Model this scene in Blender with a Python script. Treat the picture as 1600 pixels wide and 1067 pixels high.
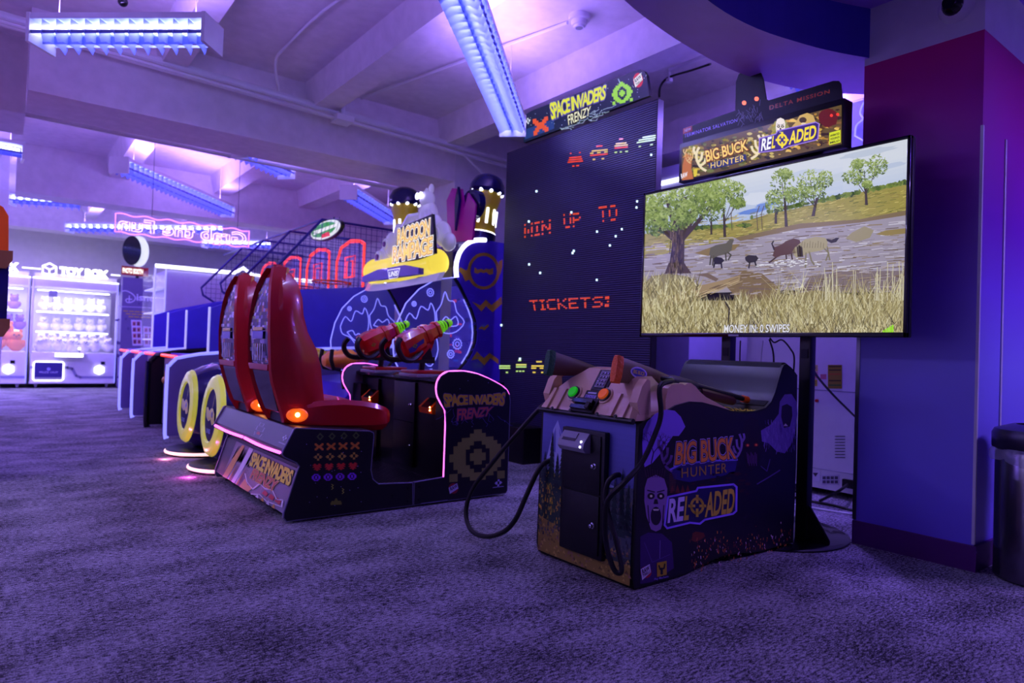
import bpy, bmesh, math, random
from mathutils import Vector, Matrix
PI = math.pi
SC = bpy.context.scene
for o in list(bpy.data.objects): bpy.data.objects.remove(o)
COL = SC.collection
random.seed(7)

# ---------------------------------------------------------------- camera
CX, CY, CAMZ = 800.0, 533.5, 1.0
_v1 = Vector((0-CX, -(523.5-CY))); _v2 = Vector((2151-CX, -(594.5-CY)))
FPX = math.sqrt(-_v1.dot(_v2))
_Y = Vector((_v1.x, _v1.y, -FPX)).normalized(); _X = Vector((_v2.x, _v2.y, -FPX)).normalized(); _Z = _X.cross(_Y)
ROT = Matrix((_X, _Y, _Z))                # camera space -> world
cam = bpy.data.cameras.new('camera'); camo = bpy.data.objects.new('camera', cam); COL.objects.link(camo)
camo.matrix_world = Matrix.Translation((0, 0, CAMZ)) @ ROT.to_4x4()
cam.sensor_width = 36; cam.lens = FPX/1600*36; cam.clip_start = .05; cam.clip_end = 100
cam.dof.use_dof = True; cam.dof.focus_distance = 3.0; cam.dof.aperture_fstop = 2.4
SC.camera = camo
SC.view_settings.view_transform = 'Standard'; SC.view_settings.look = 'None'
SC.view_settings.gamma = 1; SC.view_settings.use_curve_mapping = False
SC.view_settings.exposure = 0.0

def _ray(px, py): return ROT @ Vector((px-CX, -(py-CY), -FPX))
def onX(px, py, x): d = _ray(px, py); return Vector((0, 0, CAMZ)) + d*(x/d.x)     # point of the plane X = x seen at a photo pixel
def onY(px, py, y): d = _ray(px, py); return Vector((0, 0, CAMZ)) + d*(y/d.y)
def onZ(px, py, z): d = _ray(px, py); return Vector((0, 0, CAMZ)) + d*((z-CAMZ)/d.z)

# ---------------------------------------------------------------- colours, world, lamps
def lin(c): c /= 255.; return c/12.92 if c <= .04045 else ((c+.055)/1.055)**2.4
def rgb(r, g, b): return (lin(r), lin(g), lin(b), 1)
W = bpy.data.worlds.new('world'); SC.world = W; W.use_nodes = True
W.node_tree.nodes['Background'].inputs[0].default_value = (.20, .08, .85, 1)
W.node_tree.nodes['Background'].inputs[1].default_value = .13
LAMP_DOWN, LAMP_UP = 8.0, 19.0
LAMP_COL = (.27, .16, 1.0); LAMP_UPCOL = (.36, .22, 1.0)
def area(name, loc, rot, sx, sy, power, col, parent=None):
    l = bpy.data.lights.new(name, 'AREA'); l.shape = 'RECTANGLE'; l.size = sx; l.size_y = sy; l.energy = power; l.color = col
    o = bpy.data.objects.new(name, l); COL.objects.link(o); o.location = loc; o.rotation_euler = rot
    if parent: o.parent = parent
    return o

# ---------------------------------------------------------------- materials
MATS = {}
def mat(name, col=(.5, .5, .5, 1), rough=.5, metal=0, emis=None, es=0, coat=0, alpha=None, trans=0, var=.06, bump=0, bscale=60, ior=1.45, vcol=False, spec=.5):
    if name in MATS: return MATS[name]
    m = bpy.data.materials.new(name); m.use_nodes = True; nt = m.node_tree; N = nt.nodes; L = nt.links
    b = N['Principled BSDF']; b.inputs['Roughness'].default_value = rough; b.inputs['Metallic'].default_value = metal
    b.inputs['IOR'].default_value = ior; b.inputs['Coat Weight'].default_value = coat; b.inputs['Transmission Weight'].default_value = trans
    b.inputs['Specular IOR Level'].default_value = spec
    tc = N.new('ShaderNodeTexCoord'); nz = N.new('ShaderNodeTexNoise'); nz.inputs['Scale'].default_value = 9; nz.inputs['Detail'].default_value = 5
    L.new(tc.outputs['Object'], nz.inputs['Vector'])
    mr = N.new('ShaderNodeMapRange'); mr.inputs['To Min'].default_value = 1-var*2; mr.inputs['To Max'].default_value = 1+var
    L.new(nz.outputs['Fac'], mr.inputs['Value'])
    mx = N.new('ShaderNodeVectorMath'); mx.operation = 'SCALE'; L.new(mr.outputs[0], mx.inputs['Scale'])
    if vcol:
        at = N.new('ShaderNodeAttribute'); at.attribute_name = 'Col'; src = at.outputs['Color']; L.new(src, mx.inputs[0])
    else:
        mx.inputs[0].default_value = col[:3]; src = None
    L.new(mx.outputs[0], b.inputs['Base Color'])
    if es:
        b.inputs['Emission Strength'].default_value = es
        if vcol: L.new(src, b.inputs['Emission Color'])
        else: b.inputs['Emission Color'].default_value = emis or col
        if vcol: # a backlit print: the ink is seen by its own light
            for l in list(b.inputs['Base Color'].links): L.remove(l)
            b.inputs['Base Color'].default_value = (.02, .02, .02, 1)
    if alpha is not None: b.inputs['Alpha'].default_value = alpha
    if bump:
        n2 = N.new('ShaderNodeTexNoise'); n2.inputs['Scale'].default_value = bscale; n2.inputs['Detail'].default_value = 4
        L.new(tc.outputs['Object'], n2.inputs['Vector'])
        bp = N.new('ShaderNodeBump'); bp.inputs['Strength'].default_value = bump; bp.inputs['Distance'].default_value = .01
        L.new(n2.outputs['Fac'], bp.inputs['Height']); L.new(bp.outputs[0], b.inputs['Normal'])
    MATS[name] = m; return m
mat('white_paint', rgb(225, 222, 228), .7, bump=.15, bscale=25)
mat('ceiling_paint', rgb(232, 226, 232), .8, bump=.3, bscale=14, var=.1)
mat('white_metal', rgb(230, 230, 235), .35)
mat('blade', rgb(140, 150, 228), .4)
mat('tube', (.5, .75, 1, 1), .5, emis=(.55, .68, 1, 1), es=7)
mat('print', vcol=True, rough=.38, var=.02)
mat('print_gloss', vcol=True, rough=.18, coat=.5, var=.02)
mat('glow', vcol=True, rough=.2, es=1.0, var=0)
mat('glow2', vcol=True, rough=.3, es=2.2, var=0)
mat('glow5', vcol=True, rough=.3, es=6, var=0)
mat('black', rgb(14, 12, 20), .4)
mat('black_gloss', rgb(9, 8, 14), .16, coat=.3)
mat('black_rubber', rgb(12, 12, 18), .45)
mat('dark_metal', rgb(30, 30, 38), .35, metal=.7)
mat('chrome', rgb(200, 200, 210), .15, metal=1)
mat('steel', rgb(150, 150, 160), .28, metal=1)
mat('red_plastic', rgb(182, 17, 22), .3, coat=.35, var=.04)
mat('red_gun', rgb(210, 22, 20), .18, coat=.6)
mat('lime', rgb(150, 235, 40), .3, emis=rgb(120, 220, 30), es=.35)
mat('orange', rgb(255, 100, 20), .35)
mat('orange_lamp', rgb(255, 110, 30), .3, emis=(1, .13, .01, 1), es=.7)
mat('warm_bulb', rgb(255, 200, 120), .3, emis=(1, .5, .15, 1), es=12)
mat('pink_led', rgb(255, 120, 230), .3, emis=(1, .12, .75, 1), es=3.2)
mat('white_led', rgb(240, 240, 255), .3, emis=(.75, .75, 1, 1), es=4)
mat('lav_led', rgb(150, 150, 255), .3, emis=(.27, .27, 1, 1), es=1.15)
mat('purple_neon', rgb(230, 120, 255), .3, emis=(.60, .16, 1, 1), es=3.2)
mat('tan_plastic', rgb(226, 188, 150), .28, coat=.3)
mat('yellow_plastic', rgb(225, 205, 30), .3, coat=.4)
mat('yellow_ring', rgb(215, 222, 70), .25, emis=rgb(200, 205, 70), es=.4, coat=.4)
mat('navy_matte', rgb(22, 16, 76), .6, spec=.2); mat('navy_plastic', rgb(24, 18, 90), .15, coat=.6)
mat('blue_laminate', rgb(84, 72, 225), .4)
mat('purple_laminate', rgb(72, 46, 185), .3, coat=.2)
mat('gold_paint', rgb(196, 150, 50), .5)
mat('wood', rgb(120, 72, 34), .45)
mat('olive', rgb(120, 100, 40), .35)
mat('green_rubber', rgb(30, 90, 60), .6, bump=.6, bscale=80)
mat('grey_plastic', rgb(150, 150, 165), .35)
mat('machine_white', rgb(226, 224, 232), .4)
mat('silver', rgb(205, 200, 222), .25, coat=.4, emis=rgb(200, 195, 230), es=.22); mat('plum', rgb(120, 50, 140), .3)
mat('plush', rgb(240, 238, 245), .9, bump=.5, bscale=120)
mat('plush_orange', rgb(240, 140, 60), .9, bump=.5, bscale=120)
mat('plush_purple', rgb(130, 90, 200), .9, bump=.5, bscale=120)
mat('hood_black', rgb(15, 15, 26), .55, spec=.2); mat('clear', (1, 1, 1, 1), .03, alpha=.10, var=0)
mat('clear_blue', (.35, .4, 1, 1), .05, alpha=.22, var=0)
mat('rope_net', rgb(220, 220, 235), .8)
mat('red_led', rgb(255, 60, 40), .3, emis=(1, .05, .03, 1), es=1.5)

# ---------------------------------------------------------------- objects
ORG = {}
def thing(name, label, cat, loc=(0, 0, 0), group=None):
    o = bpy.data.objects.new(name, None); COL.objects.link(o); o.location = loc; o.empty_display_size = .1
    o['label'] = label; o['category'] = cat
    if group: o['group'] = group
    ORG[o.name] = Vector(loc); return o
def tag(o, label, cat, group=None, kind=None):
    o['label'] = label; o['category'] = cat
    if group: o['group'] = group
    if kind: o['kind'] = kind
    return o
def cp(root, move=(0, 0, 0), label=None, group=None):       # a thing, its parts and their sub-parts
    def rec(o, par):
        c = o.copy(); COL.objects.link(c)
        if par: c.parent = par
        for ch in kids.get(o.name, []): rec(ch, c)
        return c
    kids = {}
    for o in bpy.data.objects:
        if o.parent: kids.setdefault(o.parent.name, []).append(o)
    r = rec(root, None); r.location = Vector(root.location) + Vector(move)
    if label: r['label'] = label
    if group: r['group'] = group
    return r

class MB:
    def __init__(s): s.v = []; s.f = []; s.m = []; s.c = []; s.mn = []
    def mi(s, m):
        if m not in s.mn: s.mn.append(m)
        return s.mn.index(m)
    def face(s, pts, m, c=None):
        n = len(s.v); s.v += [tuple(p) for p in pts]; s.f.append(list(range(n, n+len(pts)))); s.m.append(s.mi(m)); s.c.append(c or (1, 1, 1, 1))
    def mesh(s, vs, fs, m, c=None):
        n = len(s.v); s.v += [tuple(p) for p in vs]; k = s.mi(m)
        for f in fs: s.f.append([n+i for i in f]); s.m.append(k); s.c.append(c or (1, 1, 1, 1))
        return s
    def box(s, x0, x1, y0, y1, z0, z1, m, c=None, M=None, ch=0):
        if ch:                                            # chamfered box
            return s.cbox(x0, x1, y0, y1, z0, z1, m, ch, c, M)
        vs = [Vector((x, y, z)) for x in (x0, x1) for y in (y0, y1) for z in (z0, z1)]
        if M: vs = [M @ v for v in vs]
        return s.mesh(vs, [(0, 1, 3, 2), (4, 6, 7, 5), (0, 4, 5, 1), (2, 3, 7, 6), (0, 2, 6, 4), (1, 5, 7, 3)], m, c)
    def cbox(s, x0, x1, y0, y1, z0, z1, m, b, c=None, M=None):
        bm = bmesh.new(); bmesh.ops.create_cube(bm, size=1)
        for v in bm.verts: v.co = Vector(((x0+x1)/2+v.co.x*(x1-x0), (y0+y1)/2+v.co.y*(y1-y0), (z0+z1)/2+v.co.z*(z1-z0)))
        bmesh.ops.bevel(bm, geom=bm.edges[:], offset=b, segments=2, affect='EDGES', profile=.6)
        if M: bmesh.ops.transform(bm, matrix=M, verts=bm.verts)
        s.bm(bm, m, c); return s
    def bm(s, bm, m, c=None):
        bm.verts.index_update(); s.mesh([v.co.copy() for v in bm.verts], [[v.index for v in f.verts] for f in bm.faces], m, c); bm.free()
    def prism(s, prof, ax, a, b, m, c=None, capm=None, M=None):  # profile in the two other axes, extruded along ax
        def P(p, t): return Vector({'x': (t, p[0], p[1]), 'y': (p[0], t, p[1]), 'z': (p[0], p[1], t)}[ax])
        n = len(prof); vs = [P(p, a) for p in prof]+[P(p, b) for p in prof]
        if M: vs = [M @ v for v in vs]
        s.mesh(vs, [(i, (i+1) % n, n+(i+1) % n, n+i) for i in range(n)], m, c)
        s.face(vs[:n][::-1], capm or m, c); s.face(vs[n:], capm or m, c); return s
    def loft(s, rings, m, c=None, cap=True, closed=True):
        n = len(rings[0]); vs = [p for r in rings for p in r]; fs = []
        for k in range(len(rings)-1):
            for i in range(n if closed else n-1):
                j = (i+1) % n; fs.append((k*n+i, k*n+j, (k+1)*n+j, (k+1)*n+i))
        if cap: fs += [tuple(range(n))[::-1], tuple(range((len(rings)-1)*n, len(rings)*n))]
        return s.mesh(vs, fs, m, c)
    def tube(s, pts, r, m, n=8, c=None, cap=True, closed=False):
        P = [Vector(p) for p in pts]; R = r if isinstance(r, (list, tuple)) else [r]*len(P); rings = []; up = None
        for i, p in enumerate(P):
            if closed: t = P[(i+1) % len(P)]-P[i-1]
            else: t = (P[min(i+1, len(P)-1)]-P[max(i-1, 0)])
            t.normalize()
            if up is None: up = Vector((0, 0, 1)) if abs(t.z) < .9 else Vector((1, 0, 0))
            a = t.cross(up).normalized(); up = a.cross(t).normalized()
            rings.append([p+(a*math.cos(q*2*PI/n)+up*math.sin(q*2*PI/n))*R[i] for q in range(n)])
        if closed: rings.append(rings[0]); cap = False
        return s.loft(rings, m, c, cap)
    def lathe(s, prof, org, axis, m, n=24, c=None, sx=1, sy=1):   # prof: (radius, height) along axis
        ax = Vector(axis).normalized(); u = ax.orthogonal().normalized()
        if abs(ax.z) < .9: u = Vector((0, 0, 1)).cross(ax).normalized()
        w = ax.cross(u); o = Vector(org)
        return s.loft([[o+ax*h+(u*math.cos(q*2*PI/n)*sx+w*math.sin(q*2*PI/n)*sy)*max(r, 1e-4) for q in range(n)] for r, h in prof], m, c)
    def ball(s, p, r, m, c=None, seg=14, ring=9, M=None):
        r = r if isinstance(r, (list, tuple)) else (r, r, r); p = Vector(p); bm = bmesh.new()
        bmesh.ops.create_uvsphere(bm, u_segments=seg, v_segments=ring, radius=1)
        for v in bm.verts:
            q = Vector((v.co.x*r[0], v.co.y*r[1], v.co.z*r[2])); v.co = (M @ q if M else q)+p
        s.bm(bm, m, c); return s
    def build(s, name, parent=None, loc=None, smooth=35):
        org = ORG[parent.name] if parent else Vector(loc or (0, 0, 0))
        me = bpy.data.meshes.new(name); me.from_pydata([(v[0]-org.x, v[1]-org.y, v[2]-org.z) for v in s.v], [], s.f)
        for m in s.mn: me.materials.append(MATS[m])
        me.polygons.foreach_set('material_index', s.m)
        if any(n.startswith(('print', 'glow')) for n in s.mn):
            at = me.color_attributes.new('Col', 'FLOAT_COLOR', 'CORNER'); buf = []
            for p, c in zip(me.polygons, s.c): buf += list(c)*p.loop_total
            at.data.foreach_set('color', buf)
        me.validate()
        if smooth:
            me.polygons.foreach_set('use_smooth', [True]*len(me.polygons)); me.set_sharp_from_angle(angle=math.radians(smooth))
        me.update()
        o = bpy.data.objects.new(name, me); COL.objects.link(o)
        if parent: o.parent = parent
        else: o.location = org
        ORG[o.name] = org; return o
def struct(mb, name, smooth=35): o = mb.build(name, None, None, smooth); o['kind'] = 'structure'; return o
def poly2(cx, cy, rx, ry, n=24, a0=0, a1=2*PI): return [(cx+rx*math.cos(a0+(a1-a0)*i/n), cy+ry*math.sin(a0+(a1-a0)*i/n)) for i in range(n)]
def smooth_pts(P, k=6):                                   # Catmull-Rom through P
    P = [Vector(p) for p in P]; out = []
    for i in range(len(P)-1):
        a = P[max(i-1, 0)]; b = P[i]; c = P[i+1]; d = P[min(i+2, len(P)-1)]
        for j in range(k):
            t = j/k; out.append(.5*((2*b)+(c-a)*t+(2*a-5*b+4*c-d)*t*t+(3*b-a-3*c+d)*t**3))
    out.append(P[-1]); return out

# flat artwork: a map takes art coordinates (and a layer) to the plane that carries the print
def crop_map(ox, oy, sc, plane, at, n, step=.0007):       # art drawn in the coordinates of an enlarged crop of the plane
    F = {'x': onX, 'y': onY, 'z': onZ}[plane]; n = Vector(n)
    return lambda x, y, k=1: F(ox+x/sc, oy+y/sc, at)+n*(step*k)
def quad_map(tl, tr, br, bl, n, step=.0007):              # art in the unit square, v up
    tl, tr, br, bl, n = map(Vector, (tl, tr, br, bl, n))
    return lambda u, v, k=1: (bl*(1-u)+br*u)*(1-v)+(tl*(1-u)+tr*u)*v+n*(step*k)
def art(mb, F, pts, c, m='print', k=1): mb.face([F(p[0], p[1], k) for p in pts], m, c)
def line(mb, F, pts, w, c, m='print', k=1, closed=False):
    P = [Vector((p[0], p[1])) for p in pts]
    if closed: P.append(P[0])
    for a, b in zip(P, P[1:]):
        d = b-a
        if d.length < 1e-6: continue
        q = Vector((-d.y, d.x)).normalized()*w/2; e = d.normalized()*w*.25
        mb.face([F(*(a-q-e), k), F(*(b-q+e), k), F(*(b+q+e), k), F(*(a+q-e), k)], m, c)
_T = {}
def text_geo(s, off=0, shear=0, space=1):
    key = (s, off, shear, space)
    if key not in _T:
        cu = bpy.data.curves.new('t', 'FONT'); cu.body = s; cu.offset = off; cu.shear = shear; cu.space_character = space; cu.resolution_u = 3; cu.fill_mode = 'FRONT'
        ob = bpy.data.objects.new('t', cu); COL.objects.link(ob); dg = bpy.context.evaluated_depsgraph_get(); dg.update()
        me = bpy.data.meshes.new_from_object(ob.evaluated_get(dg)); vs = [(v.co.x, v.co.y) for v in me.vertices]; fs = [tuple(p.vertices) for p in me.polygons]
        bpy.data.objects.remove(ob); bpy.data.curves.remove(cu); bpy.data.meshes.remove(me); _T[key] = (vs, fs)
    return _T[key]
def text(mb, s, Q, c, m='print', k=1, off=.0, shear=0, space=1, ref=0., warp=None):
    """letters fitted to the four 3-D corners of Q = quad_map; ref = weight whose outline fills the box"""
    rv, _ = text_geo(s, ref, shear, space); x0 = min(v[0] for v in rv); x1 = max(v[0] for v in rv); y0 = min(v[1] for v in rv); y1 = max(v[1] for v in rv)
    vs, fs = text_geo(s, off, shear, space); out = []
    for v in vs:
        u, w = (v[0]-x0)/(x1-x0), (v[1]-y0)/(y1-y0)
        if warp: u, w = warp(u, w)
        out.append(Q(u, w, k))
    mb.mesh(out, fs, m, c)
def tq(F, tl, tr, br, bl):                                # sub-quad of an art map, usable for text
    a, b, c, d = (F(*p, 0) for p in (tl, tr, br, bl)); n = F(tl[0], tl[1], 1)-a
    return lambda u, v, k=1: (d*(1-u)+c*u)*(1-v)+(a*(1-u)+b*u)*v+n*k
def pixels(mb, Q, rows, c, m='print', k=1, gap=.0):
    H = len(rows); Wd = max(len(r) for r in rows)
    for j, r in enumerate(rows):
        for i, ch in enumerate(r):
            if ch == '#':
                a, b, t, d = i/Wd+gap/Wd, (i+1)/Wd-gap/Wd, 1-j/H-gap/H, 1-(j+1)/H+gap/H
                mb.face([Q(a, d, k), Q(b, d, k), Q(b, t, k), Q(a, t, k)], m, c)

# ================================================================ THE ROOM
m = bpy.data.materials.new('carpet'); m.use_nodes = True; N = m.node_tree.nodes; L = m.node_tree.links; b = N['Principled BSDF']; b.inputs['Roughness'].default_value = .95; b.inputs['Specular IOR Level'].default_value = .15
tc = N.new('ShaderNodeTexCoord')
def _n(scale, det, vec=None, sx=None):
    t = N.new('ShaderNodeTexNoise'); t.inputs['Scale'].default_value = scale; t.inputs['Detail'].default_value = det; t.inputs['Roughness'].default_value = .65
    if sx:
        mp = N.new('ShaderNodeMapping'); mp.inputs['Scale'].default_value = sx; L.new(tc.outputs['Object'], mp.inputs['Vector']); L.new(mp.outputs[0], t.inputs['Vector'])
    else: L.new(tc.outputs['Object'], t.inputs['Vector'])
    return t
n1 = _n(2.2, 8, sx=(1, 1.5, 1)); n2 = _n(42, 5, sx=(1, 2.4, 1)); n3 = _n(210, 2)
def _mx(op, a, bb):
    q = N.new('ShaderNodeMath'); q.operation = op
    for i, z in enumerate((a, bb)):
        if isinstance(z, float): q.inputs[i].default_value = z
        else: L.new(z, q.inputs[i])
    return q.outputs[0]
s_ = _mx('ADD', _mx('MULTIPLY', n1.outputs['Fac'], .38), _mx('ADD', _mx('MULTIPLY', n2.outputs['Fac'], .75), _mx('MULTIPLY', n3.outputs['Fac'], .62)))
cr = N.new('ShaderNodeValToRGB'); cr.color_ramp.elements[0].position = .79; cr.color_ramp.elements[0].color = rgb(36, 34, 44); cr.color_ramp.elements[1].position = .99; cr.color_ramp.elements[1].color = rgb(180, 176, 186)
L.new(s_, cr.inputs[0]); L.new(cr.outputs[0], b.inputs['Base Color'])
bp = N.new('ShaderNodeBump'); bp.inputs['Strength'].default_value = .5; bp.inputs['Distance'].default_value = .006; L.new(s_, bp.inputs['Height']); L.new(bp.outputs[0], b.inputs['Normal'])
MATS['carpet'] = m

CEIL = 3.68
q = MB(); q.box(-4, 9, -4, 18, -.1, 0, 'carpet'); struct(q, 'floor')
q = MB(); q.box(-4, 9, -4, 18, CEIL, CEIL+.1, 'ceiling_paint'); struct(q, 'ceiling')
q = MB(); q.box(-4, 9, 17.2, 17.35, 0, CEIL, 'white_paint'); struct(q, 'wall_back')
q = MB(); q.box(5.6, 5.75, 1.5, 17.2, 0, CEIL, 'white_paint'); struct(q, 'wall_right')
q = MB(); q.box(-4.1, -4, -4, 17.2, 0, CEIL, 'white_paint'); struct(q, 'wall_left')
q = MB(); q.box(-4, 9, -4.1, -4, 0, CEIL, 'white_paint'); struct(q, 'wall_front')
# girders along X, joists along Y
q = MB(); q.box(.11, 5.6, 6.7, 7.4, 3.0, CEIL, 'ceiling_paint'); struct(q, 'trim_1')
q = MB(); q.box(.1, 5.6, 11.5, 11.98, 3.0, CEIL, 'ceiling_paint'); struct(q, 'trim_2')
q = MB(); q.box(-4, 5.6, 15.9, 16.4, 3.1, CEIL, 'ceiling_paint'); struct(q, 'trim_3')
q = MB(); q.box(-1.2, .11, 7.45, 8.25, 3.0, CEIL, 'ceiling_paint'); struct(q, 'trim_4')     # deep beam at the left
q = MB(); q.box(-1.2, .02, 9.9, 10.5, 0, CEIL, 'ceiling_paint'); struct(q, 'wall_left_pier')
i = 5
for (x0, x1, y0, y1, zb) in ((1.0, 1.3, -3, 6.7, 3.46), (2.38, 2.72, -3, 6.7, 3.42), (3.95, 4.3, 2.6, 6.7, 3.38), (1.15, 1.5, 7.4, 11.5, 3.4), (2.6, 2.95, 7.4, 11.5, 3.4), (4.0, 4.35, 7.4, 11.5, 3.4), (-.4, -.1, -3, 6.7, 3.46), (1.2, 1.5, 11.98, 15.9, 3.4), (2.8, 3.1, 11.98, 15.9, 3.4)):
    q = MB(); q.prism([(x0, CEIL), (x0+.05, zb), (x1-.05, zb), (x1, CEIL)], 'y', y0, y1, 'ceiling_paint'); struct(q, 'trim_%d' % i); i += 1
# pier under the first girder, at the right
pc = onY(708, 300, 6.72).x
q = MB(); q.box(pc, 5.6, 6.69, 7.6, 0, CEIL, 'white_paint'); struct(q, 'wall_right_pier')
# column at the right: painted from blue (foot) to magenta (top), white above
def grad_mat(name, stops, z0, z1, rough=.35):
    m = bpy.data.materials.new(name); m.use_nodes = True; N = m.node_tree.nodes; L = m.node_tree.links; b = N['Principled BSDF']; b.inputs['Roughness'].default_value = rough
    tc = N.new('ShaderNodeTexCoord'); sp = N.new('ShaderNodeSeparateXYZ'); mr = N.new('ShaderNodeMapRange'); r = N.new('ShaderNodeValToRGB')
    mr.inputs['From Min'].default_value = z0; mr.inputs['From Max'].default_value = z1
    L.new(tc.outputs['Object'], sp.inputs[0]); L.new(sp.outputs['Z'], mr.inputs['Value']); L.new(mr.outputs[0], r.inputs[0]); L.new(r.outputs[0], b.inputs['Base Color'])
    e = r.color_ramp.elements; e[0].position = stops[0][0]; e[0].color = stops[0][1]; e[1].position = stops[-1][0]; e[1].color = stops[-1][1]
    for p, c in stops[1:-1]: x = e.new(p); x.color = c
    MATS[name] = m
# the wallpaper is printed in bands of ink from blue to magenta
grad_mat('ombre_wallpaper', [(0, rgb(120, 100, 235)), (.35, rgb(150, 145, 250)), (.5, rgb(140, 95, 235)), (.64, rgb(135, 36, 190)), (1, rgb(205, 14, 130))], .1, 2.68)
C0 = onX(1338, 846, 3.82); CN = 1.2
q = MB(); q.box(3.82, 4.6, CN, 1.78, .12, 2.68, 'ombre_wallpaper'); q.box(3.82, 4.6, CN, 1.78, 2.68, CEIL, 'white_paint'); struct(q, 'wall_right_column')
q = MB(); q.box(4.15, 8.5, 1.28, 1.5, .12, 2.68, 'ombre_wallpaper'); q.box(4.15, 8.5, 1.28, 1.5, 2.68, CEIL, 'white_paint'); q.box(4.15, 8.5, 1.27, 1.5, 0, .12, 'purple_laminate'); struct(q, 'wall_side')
mat('base_vinyl', rgb(95, 30, 120), .5)
q = MB(); q.box(3.805, 4.61, CN-.015, 1.78, 0, .125, 'base_vinyl'); struct(q, 'baseboard_right')
q = MB(); q.box(3.815, 3.829, CN-.005, CN+.008, .13, 2.2, 'machine_white'); struct(q, 'trim_corner_guard')
q = MB(); q.box(4.14, 4.16, CN-.006, CN+.02, .13, 2.2, 'machine_white'); struct(q, 'trim_seam')
q = MB(); q.box(3.815, 3.835, 1.765, 1.785, .13, 1.3, 'steel'); struct(q, 'trim_edge_guard')
# curved soffit
mat('soffit_blue', rgb(70, 55, 190), .5)
mat('soffit_under', rgb(185, 140, 245), .45)
outer = [(-.6, .3), (.3, 1.05), (1.1, 1.68), (1.75, 2.03), (2.25, 2.21), (2.6, 2.29), (3.0, 2.34), (3.44, 2.35), (3.85, 2.27), (4.15, 2.13), (4.4, 1.95), (4.6, 1.8)]
inner = [(-.3, -.3), (.6, .7), (1.3, 1.35), (1.9, 1.76), (2.3, 1.91), (2.7, 1.98), (3.06, 1.975), (3.42, 1.90), (3.64, 1.83), (3.82, 1.755)]
O = smooth_pts([(a, b_, 0) for a, b_ in outer], 4); I = smooth_pts([(a, b_, 0) for a, b_ in inner], 4); SZ = 2.72
q = MB(); ring = [(p.x, p.y, SZ) for p in O]+[(4.6, 1.76, SZ), (3.82, 1.76, SZ)]+[(p.x, p.y, SZ) for p in I[::-1]]
q.face(ring, 'soffit_under')
for a, b_ in zip(I, I[1:]): q.face([(a.x, a.y, SZ), (b_.x, b_.y, SZ), (b_.x, b_.y, 3.0), (a.x, a.y, 3.0)], 'soffit_blue')
for a, b_ in zip(O, O[1:]): q.face([(a.x, a.y, SZ), (b_.x, b_.y, SZ), (b_.x, b_.y, CEIL), (a.x, a.y, CEIL)], 'soffit_under')
q.face([(-.3, -.3, 3.0), (-.3, -4, 3.0), (8.5, -4, 3.0), (8.5, 1.5, 3.0), (3.83, 1.755, 3.0)]+[(p.x, p.y, 3.0) for p in I[::-1][1:-1]], 'soffit_under')
struct(q, 'ceiling_soffit')

# ---------------------------------------------------------------- linear louvre pendants
def fixture(A, B, z, cells, label, down=None, up=None, col=None, low=0):
    A = Vector((A[0], A[1], z)); B = Vector((B[0], B[1], z)); Lh = (B-A).length/2; mid = (A+B)/2; ang = math.atan2(B.y-A.y, B.x-A.x)
    M = Matrix.Translation(mid) @ Matrix.Rotation(ang, 4, 'Z')
    t = thing('pendant_light', label, 'ceiling light', mid, 'violet louvre lights under the ceiling')
    q = MB(); q.box(-Lh, Lh, -.11, .11, .155, .195, 'white_metal', M=M)
    for s in (-1, 1): q.box(s*Lh-.012, s*Lh+.012, -.12, .12, .0, .195, 'white_metal', M=M)
    q.build('housing', t)
    q = MB()
    q.tube([M @ Vector((-Lh+.03, 0, .115)), M @ Vector((Lh-.03, 0, .115))], .017, 'tube', 8)
    q.build('tube', t)
    q = MB()
    for s in (-1, 1):
        q.mesh([M @ Vector(p) for p in ((-Lh, s*.112, .078), (Lh, s*.112, .078), (Lh, s*.104, .058), (-Lh, s*.104, .058))], [(0, 1, 2, 3)], 'blade')
        q.mesh([M @ Vector(p) for p in ((-Lh, s*.003, .085), (Lh, s*.003, .085), (Lh, s*.003, .035), (-Lh, s*.003, .035))], [(0, 1, 2, 3)], 'blade')
    for i in range(cells+1):
        x = -Lh+2*Lh*i/cells
        for s in (-1, 1):
            q.mesh([M @ Vector(p) for p in ((x-.003, s*.118, .15), (x-.003, s*.122, .05), (x-.003, s*.10, .0), (x-.003, s*.05, .028), (x-.003, s*.0, .03), (x-.003, s*.0, .1), (x-.003, s*.03, .15))], [(0, 1, 2, 3, 4, 5, 6)], 'blade')
    q.build('louvre', t)
    for s in (-.8, .8):
        q = MB(); w = M @ Vector((Lh*s, 0, .195)); q.tube([w, (w.x, w.y, CEIL)], .004, 'white_metal', 6); q.build('suspension_rod', t)
    n = max(1, round(2*Lh/1.25))
    area('lamp', (0, 0, -.012 if low else .150), (0, 0, ang), 2*Lh-.1, .2 if low else .05, (down or LAMP_DOWN)*n, col or LAMP_COL, t)
    area('lamp', (0, 0, .215), (PI, 0, ang), 2*Lh-.1, .16, (up or LAMP_UP)*n, LAMP_UPCOL, t)  # uplight added above the closed housing to brighten the ceiling
    return t
ZL = 2.95
fixture((.15, 5.55), (1.05, 4.75), ZL, 12, 'short louvre light at upper left, nearly horizontal in view', 16, col=(.42, .38, 1))
fixture((1.9, 3.1), (3.62, 4.8), ZL, 26, 'long louvre light running towards the space invaders marquee', 34, col=(.42, .38, 1))
fixture((1.04, 9.05), (2.75, 10.95), ZL, 26, 'long louvre light left of centre, beyond the first girder')
fixture((1.95, 7.45), (2.66, 8.0), 2.98, 10, 'louvre light just beyond the first girder, left of centre')
fixture((-1.0, 9.2), (.13, 9.25), ZL, 12, 'louvre light cut off by the left edge of the photo')
fixture((.07, 12.5), (.95, 12.1), ZL, 10, 'distant louvre light at far left above the neon sign')
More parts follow.
